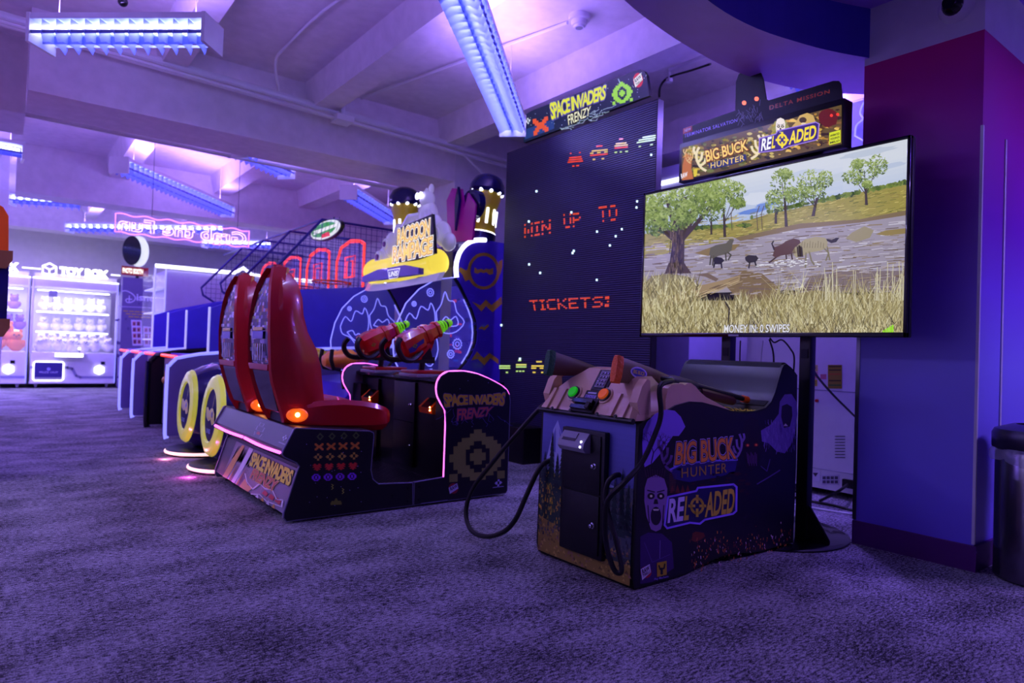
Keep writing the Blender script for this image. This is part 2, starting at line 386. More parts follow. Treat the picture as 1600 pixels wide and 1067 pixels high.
fixture((.95, 14.9), (3.2, 12.8), ZL, 22, 'distant louvre light behind the neon sign')
fixture((3.6, 8.35), (4.85, 9.55), ZL, 16, 'louvre light above the basketball cages')
# unseen louvre lights outside the frame, added as fill; then column, soffit, distant ones
fixture((-1.4, 5.2), (-2.3, 4.3), ZL, 12, 'added louvre fill light outside the frame at the left, nearest row', 52, 24, (.54, .45, 1), low=1)
fixture((-1.6, 8.4), (-2.5, 7.5), ZL, 12, 'added louvre fill light outside the frame at the left, middle row', 80, 24, low=1)
fixture((-1.6, 12.4), (-2.5, 11.5), ZL, 12, 'added louvre fill light outside the frame at the left, far row', 150, 30, low=1)
fixture((-1.2, 14.9), (-.4, 14.1), ZL, 12, 'added louvre fill light outside the frame, brightening the back wall', 170, 30, (.34, .24, 1), low=1)
fixture((-1.3, 1.2), (-.4, 2.1), ZL, 12, 'added louvre fill light outside the frame above and left of the camera', 2, 14, low=1)
fixture((4.6, -1.1), (5.5, -.4), 2.7, 12, 'louvre light outside the frame beyond the column', 75, 60, (.40, .26, 1), low=1)
fixture((4.55, 2.75), (5.25, 2.75), 3.15, 8, 'louvre light hidden behind the curved soffit', 95, 10, low=1)
fixture((3.3, 14.9), (4.4, 13.9), ZL, 12, 'distant louvre light at the right end of the row behind the neon sign', 30)
# ---------------------------------------------------------------- pipes, conduits, detectors
q = MB()
for dy, dz, r in ((-.02, .0, .035), (-.08, -.09, .02)):
    q.tube([(-.1, 6.6+dy, 3.50+dz), (4.9, 6.6+dy, 3.36+dz)], r, 'white_metal', 10)
q.tube([(-.1, 6.5, 3.42), (4.2, 6.5, 3.28), (4.5, 6.5, 3.1), (5.5, 6.5, 3.08)], .016, 'white_metal', 8)
tag(q.build('ceiling_pipe', None, (2, 6.6, 3.4)), 'white sprinkler pipe running along the top of the first girder', 'pipe')
q = MB(); q.tube([(.1, 7.55, 3.03), (5.5, 7.5, 2.98)], .03, 'white_metal', 10)
tag(q.build('ceiling_pipe', None, (2, 7.5, 3.0)), 'white pipe behind the lower edge of the first girder', 'pipe')
q = MB(); p = onY(540, 150, 6.45); q.tube([(p.x, 6.5, 3.35), (p.x, 6.5, CEIL)], .022, 'white_metal', 8); q.lathe([(.05, 0), (.05, .03), (.02, .05)], (p.x, 6.5, 3.6), (0, 0, 1), 'white_metal', 12); q.box(p.x-.09, p.x+.09, 6.42, 6.6, 3.3, 3.36, 'white_metal')
tag(q.build('pipe_hanger', None, (p.x, 6.5, 3.35)), 'white pipe hanger with clamp holding the sprinkler pipe', 'hanger')
for (a, b_, c_) in (((450, 78), (530, -5), 3.66), ((1045, 135), (905, 45), 3.66)):
    pass
q = MB(); a = onZ(445, 75, 3.66); b_ = onZ(530, 0, 3.66); q.tube(smooth_pts([(b_.x+.3, b_.y-.9, 3.66), tuple(b_), tuple(a), (a.x, a.y+.25, 3.6), (a.x+.12, 6.5, 3.45)], 5), .012, 'white_metal', 8)
tag(q.build('conduit', None, tuple(a)), 'thin white conduit bending down to the girder pipe', 'conduit')
sm = onZ(905, 40, 3.60); q = MB()
q.tube([(sm.x-.02, sm.y+.12, 3.66), (2.95, 6.6, 3.64)], .014, 'white_metal', 8)
tag(q.build('conduit', None, (sm.x, sm.y, 3.62)), 'straight white conduit leading to the smoke detector', 'conduit')
t = thing('smoke_detector', 'round white smoke detector on the ceiling above the space invaders screen', 'smoke detector', (sm.x, sm.y, 3.58))
q = MB(); q.lathe([(.085, .10), (.085, .06), (.07, .055)], (sm.x, sm.y, 3.58), (0, 0, 1), 'machine_white', 24); q.build('base', t)
q = MB(); q.lathe([(.0, .0), (.04, .0), (.045, .015), (.06, .02), (.065, .055)], (sm.x, sm.y, 3.58), (0, 0, 1), 'machine_white', 24); q.lathe([(.03, -.002), (.03, .01)], (sm.x, sm.y, 3.58), (0, 0, 1), 'grey_plastic', 16); q.build('sensor_head', t)
p = onX(1492, 8, 3.80)
t = thing('security_camera', 'white dome security camera with a black lens above the magenta column', 'security camera', tuple(p))
q = MB(); q.lathe([(.085, -.02), (.085, .0), (.075, .03), (.055, .05)], (3.82, p.y, p.z), (-1, 0, 0), 'machine_white', 24); q.build('mount', t)
q = MB(); q.ball((3.78, p.y, p.z-.01), .052, 'black_gloss'); q.lathe([(.03, 0), (.03, .02)], (3.735, p.y, p.z-.01), (-1, 0, -.2), 'black_gloss', 16); q.build('lens_dome', t)
p = onX(186, 6, 0.9)
q = MB(); cpx = onZ(192, 3, 3.5); q.tube([(cpx.x, cpx.y, 3.66), (cpx.x, cpx.y, 3.52)], .03, 'machine_white', 10); q.ball((cpx.x, cpx.y, 3.5), .035, 'black_gloss')
tag(q.build('security_camera', None, tuple(cpx)), 'small security camera on the ceiling above the upper left light', 'security camera')

# ================================================================ SHOOTING GAME WITH BIG TELEVISION
def plane_map(ox, oy, sc, P0, N, step=.0007):
    P0 = Vector(P0); N = Vector(N).normalized(); C_ = Vector((0, 0, CAMZ))
    def F(x, y, k=1):
        d = _ray(ox+x/sc, oy+y/sc); return C_+d*((P0-C_).dot(N)/d.dot(N))+N*(step*k)
    return F
def blob(cx, cy, rx, ry, n=18, jit=0, a=0):
    out = []
    for i in range(n):
        t = 2*PI*i/n; k = 1+random.uniform(-jit, jit); x = rx*k*math.cos(t); y = ry*k*math.sin(t)
        out.append((cx+x*math.cos(a)-y*math.sin(a), cy+x*math.sin(a)+y*math.cos(a)))
    return out
def rect(x0, y0, x1, y1): return [(x0, y0), (x1, y0), (x1, y1), (x0, y1)]
def crosshair(mb, F, cx, cy, r, w, c, bg, m='print', k=4):
    line(mb, F, poly2(cx, cy, r, r*1.25, 20), w, c, m, k, True)
    for a in range(4):
        dx, dy = math.cos(a*PI/2), math.sin(a*PI/2)*1.25
        line(mb, F, [(cx+dx*r*.45, cy+dy*r*.45), (cx+dx*r*1.4, cy+dy*r*1.4)], w*1.1, c, m, k)
def antlers(mb, F, x, y, s, c, w, m, k, flip=1, sy=1):
    f = flip
    for P in ([(0, 40), (-22, 25), (-38, -5), (-40, -35), (-30, -60)], [(-36, 5), (-20, -12), (-16, -38)], [(-28, 20), (-8, 8), (0, -12)], [(-40, -28), (-52, -45), (-50, -62)]):
        pts = smooth_pts([(x+f*p[0]*s, y+p[1]*s*sy, 0) for p in P], 4); line(mb, F, [(p.x, p.y) for p in pts], w, c, m, k)
def zombie_face(mb, F, x, y, s, m, skin, dark, k=3):      # gaunt screaming face
    art(mb, F, [(x+px*s, y+py*s) for px, py in ((-50, -60), (-38, -100), (0, -118), (38, -100), (52, -55), (50, 0), (40, 70), (22, 128), (0, 138), (-22, 128), (-42, 70), (-52, 0))], skin, m, k)
    for f in (-1, 1):
        art(mb, F, blob(x+f*22*s, y-22*s, 17*s, 15*s, 12), dark, m, k+1); art(mb, F, blob(x+f*22*s, y-22*s, 6*s, 6*s, 10), (1, .9, .6, 1), m, k+2)
        line(mb, F, [(x+f*6*s, y-40*s), (x+f*38*s, y-48*s)], 5*s, dark, m, k+1)
        line(mb, F, [(x+f*36*s, y+20*s), (x+f*30*s, y+100*s)], 4*s, dark, m, k+1)
    art(mb, F, [(x-6*s, y-8*s), (x+6*s, y-8*s), (x+11*s, y+14*s), (x-11*s, y+14*s)], dark, m, k+1)
    art(mb, F, blob(x, y+68*s, 24*s, 42*s, 16), dark, m, k+1)
    art(mb, F, [(x-14*s, y+36*s), (x+14*s, y+36*s), (x+11*s, y+44*s), (x-11*s, y+44*s)], (.7, .65, .5, 1), m, k+2)

con = thing('shooting_game_console', 'low black console with big buck hunter artwork and tan gun deck', 'arcade game', (2.8, 2.24, 0))
NY, FY = 1.92, 2.56
prof = [(2.166, .05), (2.17, .40), (2.175, .71), (2.28, .74), (2.33, .751), (2.42, .785), (2.52, .80), (2.61, .795), (2.72, .775), (2.835, .750), (2.93, .738), (3.06, .742), (3.14, .756), (3.19, .785), (3.225, .834), (3.255, .90), (3.286, .960), (3.305, .98), (3.33, .985), (3.38, .965), (3.44, .925), (3.452, .45), (3.44, .02), (3.114, .02), (2.98, .035), (2.813, .05), (2.70, .04), (2.543, .012), (2.3, .005), (2.18, .005)]
q = MB(); body = [(x if x < 3.4 else x-.01, z) for x, z in prof]
q.prism(body, 'y', NY+.012, FY-.012, 'black')
# front picture: mountains, pines, meadow
Ff = crop_map(820, 540, 2.7356, 'x', 2.168, (-1, 0, 0))
def fq(u, v, k=1): return Vector((2.1735-.0075*(1-v), FY-.014-u*(FY-NY-.028), .02+v*.69))+Vector((-.0008*k, 0, 0))
def hexc(a, b, t): return tuple(a[i]*(1-t)+b[i]*t for i in range(4))
for i in range(14):
    c = hexc(rgb(80, 80, 140), rgb(110, 115, 200), i/13) if i > 0 else rgb(60, 70, 150)
    q.face([fq(0, .5+i*.5/14), fq(1, .5+i*.5/14), fq(1, .5+(i+1)*.5/14), fq(0, .5+(i+1)*.5/14)], 'print', c)
for pts in ([(0, .5), (.08, .72), (.13, .88), (.18, .95), (.23, .86), (.30, .72), (.42, .62), (.55, .58), (.7, .6), (.85, .58), (1, .6), (1, .5)],): q.face([fq(x, y, 2) for x, y in pts], 'print', rgb(175, 185, 235))
for pts in ([(.1, .74), (.16, .9), (.17, .72)], [(.2, .9), (.24, .72), (.3, .7)]): q.face([fq(x, y, 3) for x, y in pts], 'print', rgb(110, 115, 190))
q.face([fq(x, y, 4) for x, y in ((0, 0), (1, 0), (1, .6), (.7, .56), (.5, .6), (.3, .55), (0, .6))], 'print', rgb(40, 62, 60))
q.face([fq(x, y, 5) for x, y in ((0, 0), (1, 0), (1, .13), (.6, .10), (.3, .2), (0, .25))], 'print', rgb(150, 125, 55))
random.seed(3)
q.face([fq(x, y, 5) for x, y in ((.62, .13), (1, .16), (1, .6), (.8, .56), (.62, .58))], 'print', rgb(74, 82, 96))
for i in range(900):
    u, v = random.random(), random.uniform(.12, .56); s = random.uniform(.003, .010)
    q.face([fq(u-s, v, 6), fq(u+s, v, 6), fq(u+s*.6, v+s*3, 6), fq(u-s*.6, v+s*3, 6)], 'print', random.choice([rgb(225, 180, 50), rgb(150, 140, 60), rgb(60, 80, 60), rgb(35, 55, 60), rgb(190, 150, 60)] if u < .45 and v > .2 else [rgb(90, 92, 96), rgb(60, 70, 84), rgb(110, 100, 80), rgb(44, 52, 64)]))
for i in range(160):
    u, v = random.random(), random.uniform(.0, .2); s = random.uniform(.008, .02)
    q.face([fq(u-s, v, 7), fq(u+s, v, 7), fq(u, v+s*1.3, 7)], 'print', random.choice([rgb(190, 160, 80), rgb(110, 90, 45), rgb(150, 110, 90)]))
for u, h, b0 in ((.05, .2, .5), (.13, .34, .5), (.2, .25, .45), (.26, .3, .5), (.31, .22, .48), (.75, .26, .3), (.83, .34, .3), (.9, .4, .28), (.96, .3, .3), (.7, .2, .3)):
    for k in range(9):
        w = .045*(1-k/9)+.006; z0 = b0+h*k/9
        q.face([fq(u-w, z0, 7), fq(u+w, z0, 7), fq(u, z0+h*.2, 7)], 'print', rgb(22, 40, 46) if k % 2 else rgb(30, 54, 56))
q.build('body', con)
# dark curved hood at the back
q = MB(); hood = [(3.15, .765), (3.195, .79), (3.23, .84), (3.262, .905), (3.29, .965), (3.31, .988), (3.335, .992), (3.36, .985), (3.34, .96), (3.2, .76)]
q.prism(hood, 'y', NY+.016, FY-.016, 'hood_black'); q.build('hood', con)
# side panels with T-moulding
for yy, s in ((NY, -1), (FY, 1)):
    q = MB(); q.prism(prof, 'y', yy if s < 0 else yy-.014, yy+.014 if s < 0 else yy, 'black_rubber')
    if s < 0:
        F = crop_map(1000, 600, 3.235, 'y', NY, (0, -1, 0))
        inn = [(x+(.008 if x < 2.3 else -.008 if x > 3.4 else 0), z+(.008 if z < .1 else -.009)) for x, z in prof]
        q.face([(x, NY-.0007, z) for x, z in inn], 'print', rgb(16, 10, 34))
        def clipx(pts): return pts
        # moon and bare branches
        art(q, F, [(10, 290), (15, 230), (35, 190), (75, 150), (130, 128), (175, 135), (205, 165), (228, 215), (215, 235), (195, 262), (165, 262), (120, 330), (60, 400), (22, 420), (12, 360)], rgb(150, 110, 235), k=2)
        random.seed(5)
        def branch(x, y, a, L_, w):
            if L_ < 9: return
            x2, y2 = x+math.cos(a)*L_, y-math.sin(a)*L_
            if x2 > 8: line(q, F, [(x, y), (x2, y2)], w, rgb(28, 14, 60), k=3)
            for d in (-.5, .45): branch(x2, y2, a+d+random.uniform(-.2, .2), L_*.72, w*.7)
        branch(55, 400, 1.35, 55, 5); branch(110, 370, 1.1, 42, 4)
        # red-brown haze in the woods
        for i in range(30):
            x = random.uniform(140, 600); y = random.uniform(430, 560); art(q, F, blob(x, y, random.uniform(6, 26), random.uniform(3, 9), 8, .3), random.choice([rgb(48, 16, 30), rgb(60, 24, 26), rgb(34, 14, 44)]), k=2)
        for x0, x1 in ((148, 250),):
            for j in range(9): line(q, F, [(x0, 455+j*10), (x0+35-j, 455+j*10)], 3, rgb(120, 70, 60), k=2)
            for j in range(4): art(q, F, [(150+j*26, 550), (162+j*26, 508), (176+j*26, 550)], rgb(110, 40, 36), k=2)
        # screaming gaunt man at the front corner
        art(q, F, [(0, 770), (40, 750), (110, 755), (160, 800), (170, 930), (60, 1000), (0, 1010)], rgb(58, 26, 96), k=2)
        line(q, F, [(100, 790), (98, 880)], 3, rgb(140, 110, 180), k=3); line(q, F, [(20, 800), (60, 900), (150, 860)], 3, rgb(90, 60, 140), k=3)
        zombie_face(q, F, 78, 590, 1.12, 'print', rgb(150, 110, 175), rgb(26, 10, 40), 3)
        for i in range(9): line(q, F, [(30+i*11, 470), (22+i*13, 440-random.random()*25)], 5, rgb(60, 30, 60), k=3)
        # dark robed head with red eyes, pale shaggy beast
        art(q, F, [(520, 230), (530, 185), (560, 165), (592, 180), (606, 225), (603, 330), (590, 400), (565, 440), (540, 430), (522, 350)], rgb(22, 10, 26), k=2)
        for (x, y) in ((542, 309), (585, 307)): art(q, F, blob(x, y, 11, 9, 12), rgb(140, 30, 20), k=3); art(q, F, blob(x, y, 5, 5, 10), rgb(255, 120, 60), k=4)
        for j in range(8): line(q, F, [(538+j*7, 345+j % 3*8), (545+j*6, 400+j % 2*12)], 2, rgb(120, 70, 140), k=3)
        art(q, F, [(610, 235), (660, 205), (700, 150), (705, 90), (730, 52), (765, 50), (790, 90), (795, 150), (780, 260), (760, 310), (730, 350), (690, 340), (650, 300), (615, 290)], rgb(112, 84, 170), k=2)
        for i in range(120):
            x = random.uniform(625, 785); y = random.uniform(180, 330); line(q, F, [(x, y), (x+random.uniform(-5, 5), y+random.uniform(10, 30))], 2, random.choice([rgb(150, 120, 205), rgb(84, 60, 140), rgb(128, 96, 186)]), k=3)
        art(q, F, [(715, 110), (740, 100), (765, 115), (768, 160), (755, 215), (725, 220), (712, 165)], rgb(26, 12, 40), k=4)
        art(q, F, [(722, 212), (732, 198), (745, 212)], rgb(200, 180, 190), k=5)
        # arms, sparks
        line(q, F, [(590, 505), (650, 470), (705, 435)], 6, rgb(84, 60, 130), k=3); line(q, F, [(610, 415), (640, 440), (655, 380)], 4, rgb(84, 60, 130), k=3)
        for i in range(230):
            t = random.random(); x = random.uniform(250, 770); y = random.gauss(860-(x-250)*.1, 50)
            if y > 960-(x-250)*.16 or y < 640: continue
            line(q, F, [(x, y), (x+random.uniform(-3, 3), y+random.uniform(3, 14))], random.uniform(1.5, 4), random.choice([rgb(255, 150, 60), rgb(200, 90, 60), rgb(230, 190, 220), rgb(150, 70, 60)]), k=3)
        art(q, F, blob(290, 770, 32, 26, 10, .3), rgb(110, 44, 30), k=2)
        # logo
        antlers(q, F, 158, 380, 1.25, rgb(120, 84, 150), 13, 'print', 3, 1, 1.2); antlers(q, F, 470, 330, 1.05, rgb(150, 120, 190), 11, 'print', 3, -1, 1.2)
        for off, c, k in ((.07, rgb(200, 170, 240), 4), (.045, rgb(34, 12, 50), 5), (.02, rgb(250, 150, 60), 6)):
            text(q, 'BIG BUCK', tq(F, (183, 296), (468, 268), (482, 376), (172, 408)), c, k=k, off=off, ref=.012, space=.95)
        art(q, F, [(150, 425), (210, 400), (350, 385), (460, 375), (490, 385), (480, 440), (400, 470), (250, 495), (170, 480)], rgb(40, 30, 110), k=2)
        line(q, F, [(150, 432), (210, 402), (350, 388), (490, 382)], 9, rgb(130, 110, 235), k=4)
        text(q, 'HUNTER', tq(F, (207, 426), (436, 398), (436, 446), (207, 474)), rgb(180, 140, 60), k=5, off=.005, space=1.15)
        P = [(140, 570), (282, 540), (290, 524), (470, 506), (486, 520), (484, 640), (468, 655), (325, 685), (300, 705), (250, 700), (135, 728), (122, 712)]
        line(q, F, P, 10, rgb(160, 120, 255), k=4, closed=True); art(q, F, P, rgb(26, 16, 84), k=3)
        for wd, xs, c in (('RE', (140, 218), rgb(225, 200, 255)), ('L', (222, 246), rgb(220, 185, 60)), ('ADED', (328, 474), rgb(220, 185, 60))):
            f = lambda x, up: (702-(x-140)*.155 if not up else 580-(x-140)*.17)
            text(q, wd, tq(F, (xs[0]+6, f(xs[0], 1)), (xs[1]+6, f(xs[1], 1)), (xs[1]-4, f(xs[1], 0)), (xs[0]-4, f(xs[0], 0))), c, k=5, off=.03, ref=.03)
        crosshair(q, F, 286, 615, 30, 12, rgb(220, 185, 60), None, 'print', 5)
        # maker's marks
        q2 = tq(F, (0, 930), (50, 905), (52, 950), (5, 1000)); art(q, F, blob(28, 950, 28, 30, 14), rgb(180, 30, 60), k=4)
        art(q, F, [(0, 935), (46, 908), (52, 950), (8, 990)], rgb(225, 215, 240), k=5)
        text(q, 'RAW', tq(F, (6, 938), (42, 916), (45, 935), (10, 960)), rgb(60, 10, 60), k=6, off=.03); text(q, 'THRILLS', tq(F, (10, 962), (46, 938), (48, 950), (12, 976)), rgb(60, 10, 60), k=6, off=.02)
        art(q, F, [(83, 902), (132, 892), (132, 962), (83, 974)], rgb(190, 160, 40), k=5)
        line(q, F, [(92, 915), (98, 935), (118, 930), (122, 908)], 7, rgb(20, 16, 40), k=6); line(q, F, [(106, 930), (106, 958)], 12, rgb(20, 16, 40), k=6)
        text(q, 'Play Mechanix', tq(F, (70, 980), (142, 965), (142, 978), (70, 994)), rgb(150, 120, 220), k=5, off=.01)
    q.build('side_panel', con)
# printed deck
q = MB(); Fd = crop_map(820, 540, 2.7356, 'z', .744, (0, 0, 1))
text(q, 'RELOADED', tq(Fd, (760, 262), (1000, 262), (985, 280), (830, 280)), rgb(230, 210, 40), k=2, off=.02)
text(q, 'BIG BUCK', tq(Fd, (900, 236), (1040, 236), (1030, 256), (890, 250)), rgb(170, 160, 230), k=2, off=.02)
q.build('deck_print', con)
# tan moulded deck
P0 = Vector((2.145, 0, .735)); SN = Vector((-.83, 0, .558)).normalized()
def XS(z): return 2.145+(z-.735)*.672
q = MB(); rings = []
for z, y0, y1, xb in ((.722, 1.928, 2.552, 2.40), (.738, 1.928, 2.552, 2.40), (.77, 1.936, 2.54, 2.40), (.83, 1.965, 2.505, 2.39), (.88, 2.0, 2.45, 2.385), (.915, 2.04, 2.39, 2.38), (.935, 2.07, 2.36, 2.375), (.942, 2.09, 2.33, 2.36)):
    xf = XS(max(z, .735)) if z < .94 else XS(z)+.02; k = .02
    rings.append([Vector(p) for p in ((xf, y0+k, z), (xf+k, y0, z), (xb, y0, z), (xb, y1, z), (xf+k, y1, z), (xf, y1-k, z))])
q.loft(rings, 'tan_plastic')
for y in (1.99, 2.06, 2.42, 2.49):                                    # raised ribs on the face
    w = .012
    q.loft([[Vector((XS(z)+dx, y+dy, z)) for dx, dy in ((-.012, -w), (-.012, w), (.02, w+.006), (.02, -w-.006))] for z in (.735, .79, .83)], 'tan_plastic')
# recess rims for the buttons
Fs = plane_map(820, 540, 2.7356, P0, SN, 1)
for x, y in ((215, 205), (345, 215)):
    q.lathe([(.044, -.002), (.042, .006), (.033, .008), (.03, .002)], Fs(x, y, 0), SN, 'tan_plastic', 20)
q.build('gun_deck', con)
for yy in (1.93, 2.505):                                              # wings and saddles
    q = MB()
    wing = [(2.19, .74), (2.17, .80), (2.20, .87), (2.232, .902), (2.25, .895), (2.262, .76), (2.36, .765), (2.357, .81), (2.372, .86), (2.40, .878), (2.468, .882), (2.49, .874), (2.51, .884), (2.535, .884), (2.57, .868), (2.60, .845), (2.65, .818), (2.738, .788), (2.84, .752), (2.62, .776), (2.46, .765), (2.36, .735)]
    q.prism(wing, 'y', yy, yy+.045, 'tan_plastic'); q.build('gun_rest', con)
for x, y in ((125, 267), (203, 275), (317, 292), (396, 302)):
    q = MB(); q.lathe([(.0085, 0), (.0085, .005), (.004, .006)], Fs(x, y, 0)-SN*.001+Vector((-.012, 0, 0)), SN, 'black', 10); q.build('screw', con)
for x, y, m_ in ((215, 205, rgb(40, 235, 40)), (345, 215, rgb(255, 110, 30))):
    p = Fs(x, y, 0); q = MB(); q.lathe([(.034, 0), (.034, .014), (.028, .016)], p, SN, 'black', 24); b_ = q.build('button_bezel', con)
    MATS.setdefault('btn%d' % x, mat('button_plastic_%d' % x, m_, .35, emis=m_, es=.22)); q = MB(); q.lathe([(.028, .01), (.028, .02), (.024, .025), (0, .027)], p, SN, 'btn%d' % x, 24); q.build('push_button', con)
q = MB(); C_ = Fs(337, 150, 0); 
U = Vector((0, -1, 0)); V = SN.cross(U).normalized(); V = V if V.z > 0 else -V
def pad(u, v, k): return C_+U*u+V*v+SN*k
def slab(q, cu, cv, w, h, t0, t1, m, c=None):
    vs = [pad(cu+a*w/2, cv+b_*h/2, t) for t in (t0, t1) for a, b_ in ((-1, -1), (1, -1), (1, 1), (-1, 1))]
    q.mesh(vs, [(0, 3, 2, 1), (4, 5, 6, 7), (0, 1, 5, 4), (1, 2, 6, 5), (2, 3, 7, 6), (3, 0, 4, 7)], m, c)
slab(q, .0, 0, .1, .115, -.005, .004, 'black'); slab(q, 0, .004, .062, .092, .004, .009, 'grey_plastic')
for i in range(3):
    for j in range(4): slab(q, -.019+i*.019, .034-j*.021, .012, .011, .009, .013, 'navy_plastic')
q.build('keypad', con)
C_ = Fs(285, 213, 0); q = MB(); slab(q, 0, 0, .085, .05, -.004, .003, 'black'); slab(q, 0, -.008, .07, .018, .003, .0035, 'print', rgb(190, 170, 230)); slab(q, 0, .012, .055, .008, .003, .0035, 'print', rgb(200, 200, 220))
T_ = lambda u, v, k=1: pad(-.033+u*.066, -.015+v*.014, .0037)
text(q, 'RELOADED', T_, rgb(30, 20, 120), off=.03); q.build('label_plate', con)
C_ = Fs(262, 258, 0); q = MB(); slab(q, .0, .0, .14, .075, -.01, .012, 'black'); slab(q, -.01, .012, .13, .02, .012, .03, 'black_gloss'); slab(q, -.01, -.018, .13, .02, .012, .026, 'black_gloss'); slab(q, .04, -.01, .022, .03, .01, .036, 'black'); q.build('card_slot', con)
# edge bar under the deck
q = MB(); q.tube([(2.15, 1.93, .72), (2.15, 2.55, .72)], .013, 'black_rubber', 10); q.build('edge_bar', con)
# coin door
a = Ff(174, 347, 0); b_ = Ff(348, 372, 0)
dy0, dy1 = 2.083, 2.365; dz0, dz1 = .085, .655
q = MB(); q.cbox(2.140, 2.172, dy0, dy1, dz0, dz1, 'black', .006); q.cbox(2.132, 2.15, dy0+.02, dy1-.02, .375, dz1-.02, 'black_rubber', .003); q.cbox(2.132, 2.15, dy0+.02, dy1-.02, dz0+.02, .368, 'black_rubber', .003); door = q.build('coin_door', con)
for z in (.50, .235):
    q = MB(); q.lathe([(.014, 0), (.014, .006), (.009, .01), (.009, .02), (0, .022)], (2.133, 2.135, z), (-1, 0, 0), 'chrome', 14); q.build('lock', door)
q = MB(); q.prism([(2.134, .552), (2.10, .556), (2.085, .575), (2.09, .60), (2.125, .642), (2.134, .64)], 'y', 2.165, 2.335, 'grey_plastic')
q.mesh([(2.0883, 2.33, .598), (2.0883, 2.23, .598), (2.12, 2.23, .6425), (2.12, 2.33, .6425)], [(0, 1, 2, 3)], 'grey_plastic')
q.mesh([(2.0905, 2.315, .603), (2.0905, 2.225, .603), (2.1185, 2.225, .637), (2.1185, 2.315, .637)], [(0, 1, 2, 3)], 'black_gloss')
rd = q.build('card_reader', con)
for z in (.582, .604):
    q = MB(); q.lathe([(.0055, 0), (.0055, .004), (0, .005)], (2.094-(.602-z)*.3, 2.185, z), (-1, 0, .3), 'white_led', 10); q.build('status_light', rd)
# two light guns
def shotgun(butt, tip, up, pad_m, stock_m, fore_m, label, sticker):
    B = Vector(butt); T = Vector(tip); u = (T-B).normalized(); L_ = (T-B).length; s = u.cross(Vector((0, 0, 1))).normalized(); w = s.cross(u).normalized()
    g = thing('light_gun', label, 'toy gun', butt, 'light guns on the tan deck')
    def sec(t, h0, h1, th): return [B+u*t+s*(a*th)+w*z for a, z in ((-.7, h0), (-1, h0+(h1-h0)*.25), (-1, h0+(h1-h0)*.75), (-.6, h1), (.6, h1), (1, h0+(h1-h0)*.75), (1, h0+(h1-h0)*.25), (.7, h0))]
    q = MB(); q.loft([sec(.022, -.068, .046, .020), sec(.10, -.058, .042, .022), (sec(.2, -.038, .036, .022)), sec(.27, -.02, .03, .02), sec(.33, -.03, .024, .018), sec(.37, -.045, .022, .018)], stock_m)
    if sticker:
        c0 = B+u*.125+w*(-.004)+s*.0225
        def st(x, y, k=1): return c0+u*x+w*y+s*(.0008*k)
        art(q, st, poly2(0, 0, .055, .026), rgb(215, 200, 255), k=1); art(q, st, poly2(0, 0, .046, .019), rgb(70, 70, 190), k=2)
        text(q, 'BIG BUCK', lambda x, y, k=1: st(-.038+x*.076, -.008+y*.017, k), rgb(235, 210, 90), k=3, off=.03)
    q.build('stock', g)
    q = MB(); q.loft([sec(-.012, -.068, .046, .017), sec(-.004, -.074, .052, .0215), sec(.024, -.072, .05, .0215)], pad_m); q.build('butt_pad', g)
    q = MB(); q.loft([sec(.34, -.038, .024, .02), sec(.38, -.04, .03, .024), sec(.50, -.04, .03, .024), sec(.56, -.028, .024, .02)], 'black')
    q.tube([B+u*.39-w*.04, B+u*.40-w*.075, B+u*.45-w*.078, B+u*.47-w*.04], .004, 'black', 6)
    q.build('receiver', g)
    q = MB(); q.tube([B+u*.5+w*.012, B+u*(L_-.03)+w*.006], .0135, 'black', 12); q.tube([B+u*.5-w*.018, B+u*(L_-.1)-w*.02], .011, 'black', 10); q.build('barrel', g)
    q = MB(); q.loft([sec(.60, -.036, .002, .019), sec(.63, -.044, .004, .023), sec(.86, -.042, .002, .022), sec(.88, -.034, -.004, .018)], fore_m); q.build('pump_grip', g)
    q = MB(); q.tube([B+u*(L_-.035)+w*.006, B+u*(L_+.005)+w*.006], .019, 'orange', 12); q.build('muzzle_cap', g)
    return g
mat('pad_orange', rgb(255, 112, 30), .5, bump=.7, bscale=60)
mat('dark_wood', rgb(70, 26, 22), .4)
mat('khaki', rgb(120, 100, 62), .35)
shotgun((2.172, 2.06, .950), (3.15, 2.04, .782), None, 'pad_orange', 'khaki', 'dark_wood', 'toy shotgun with orange butt pad resting on the near side of the console', True)
shotgun((2.118, 2.455, .965), (3.1, 2.455, .80), None, 'green_rubber', 'dark_wood', 'dark_wood', 'toy shotgun with green butt pad resting on the far side of the console', False)
def c7(x, y): return (820+x/2.7356, 540+y/2.7356)
# hoses from the guns into the front of the console
pts = [onY(*c7(578, 175), 1.905)]+[onY(*c7(*p), yy) for p, yy in (((582, 290), 1.885), ((560, 370), 1.88), ((500, 500), 1.88))]+[onX(*c7(*p), xx) for p, xx in (((420, 590), 2.05), ((355, 660), 2.04), ((342, 760), 2.04), ((350, 860), 2.05), ((378, 950), 2.06), ((402, 972), 2.07), ((414, 950), 2.08), ((395, 850), 2.09), ((362, 740), 2.10), ((345, 650), 2.11), ((355, 585), 2.12), ((385, 556), 2.14), ((412, 552), 2.185))]
q = MB(); q.tube(smooth_pts([(2.44, 2.02, .90), (2.40, 1.93, .895)]+pts, 5), .0115, 'black_rubber', 10)
tag(q.build('gun_hose', None, (2.1, 1.95, 0)), 'black hose of the orange padded gun looping down the console front', 'hose')
pts = [onX(*p, x) for p, x in (((868, 622), 2.24), ((845, 637), 2.2), ((810, 675), 2.15), ((770, 722), 2.1), ((738, 765), 2.05), ((728, 800), 2.02), ((736, 828), 2.0), ((758, 838), 2.0), ((785, 832), 2.02), ((805, 812), 2.04), ((822, 775), 2.08), ((838, 740), 2.12), ((850, 724), 2.15), ((864, 718), 2.185))]
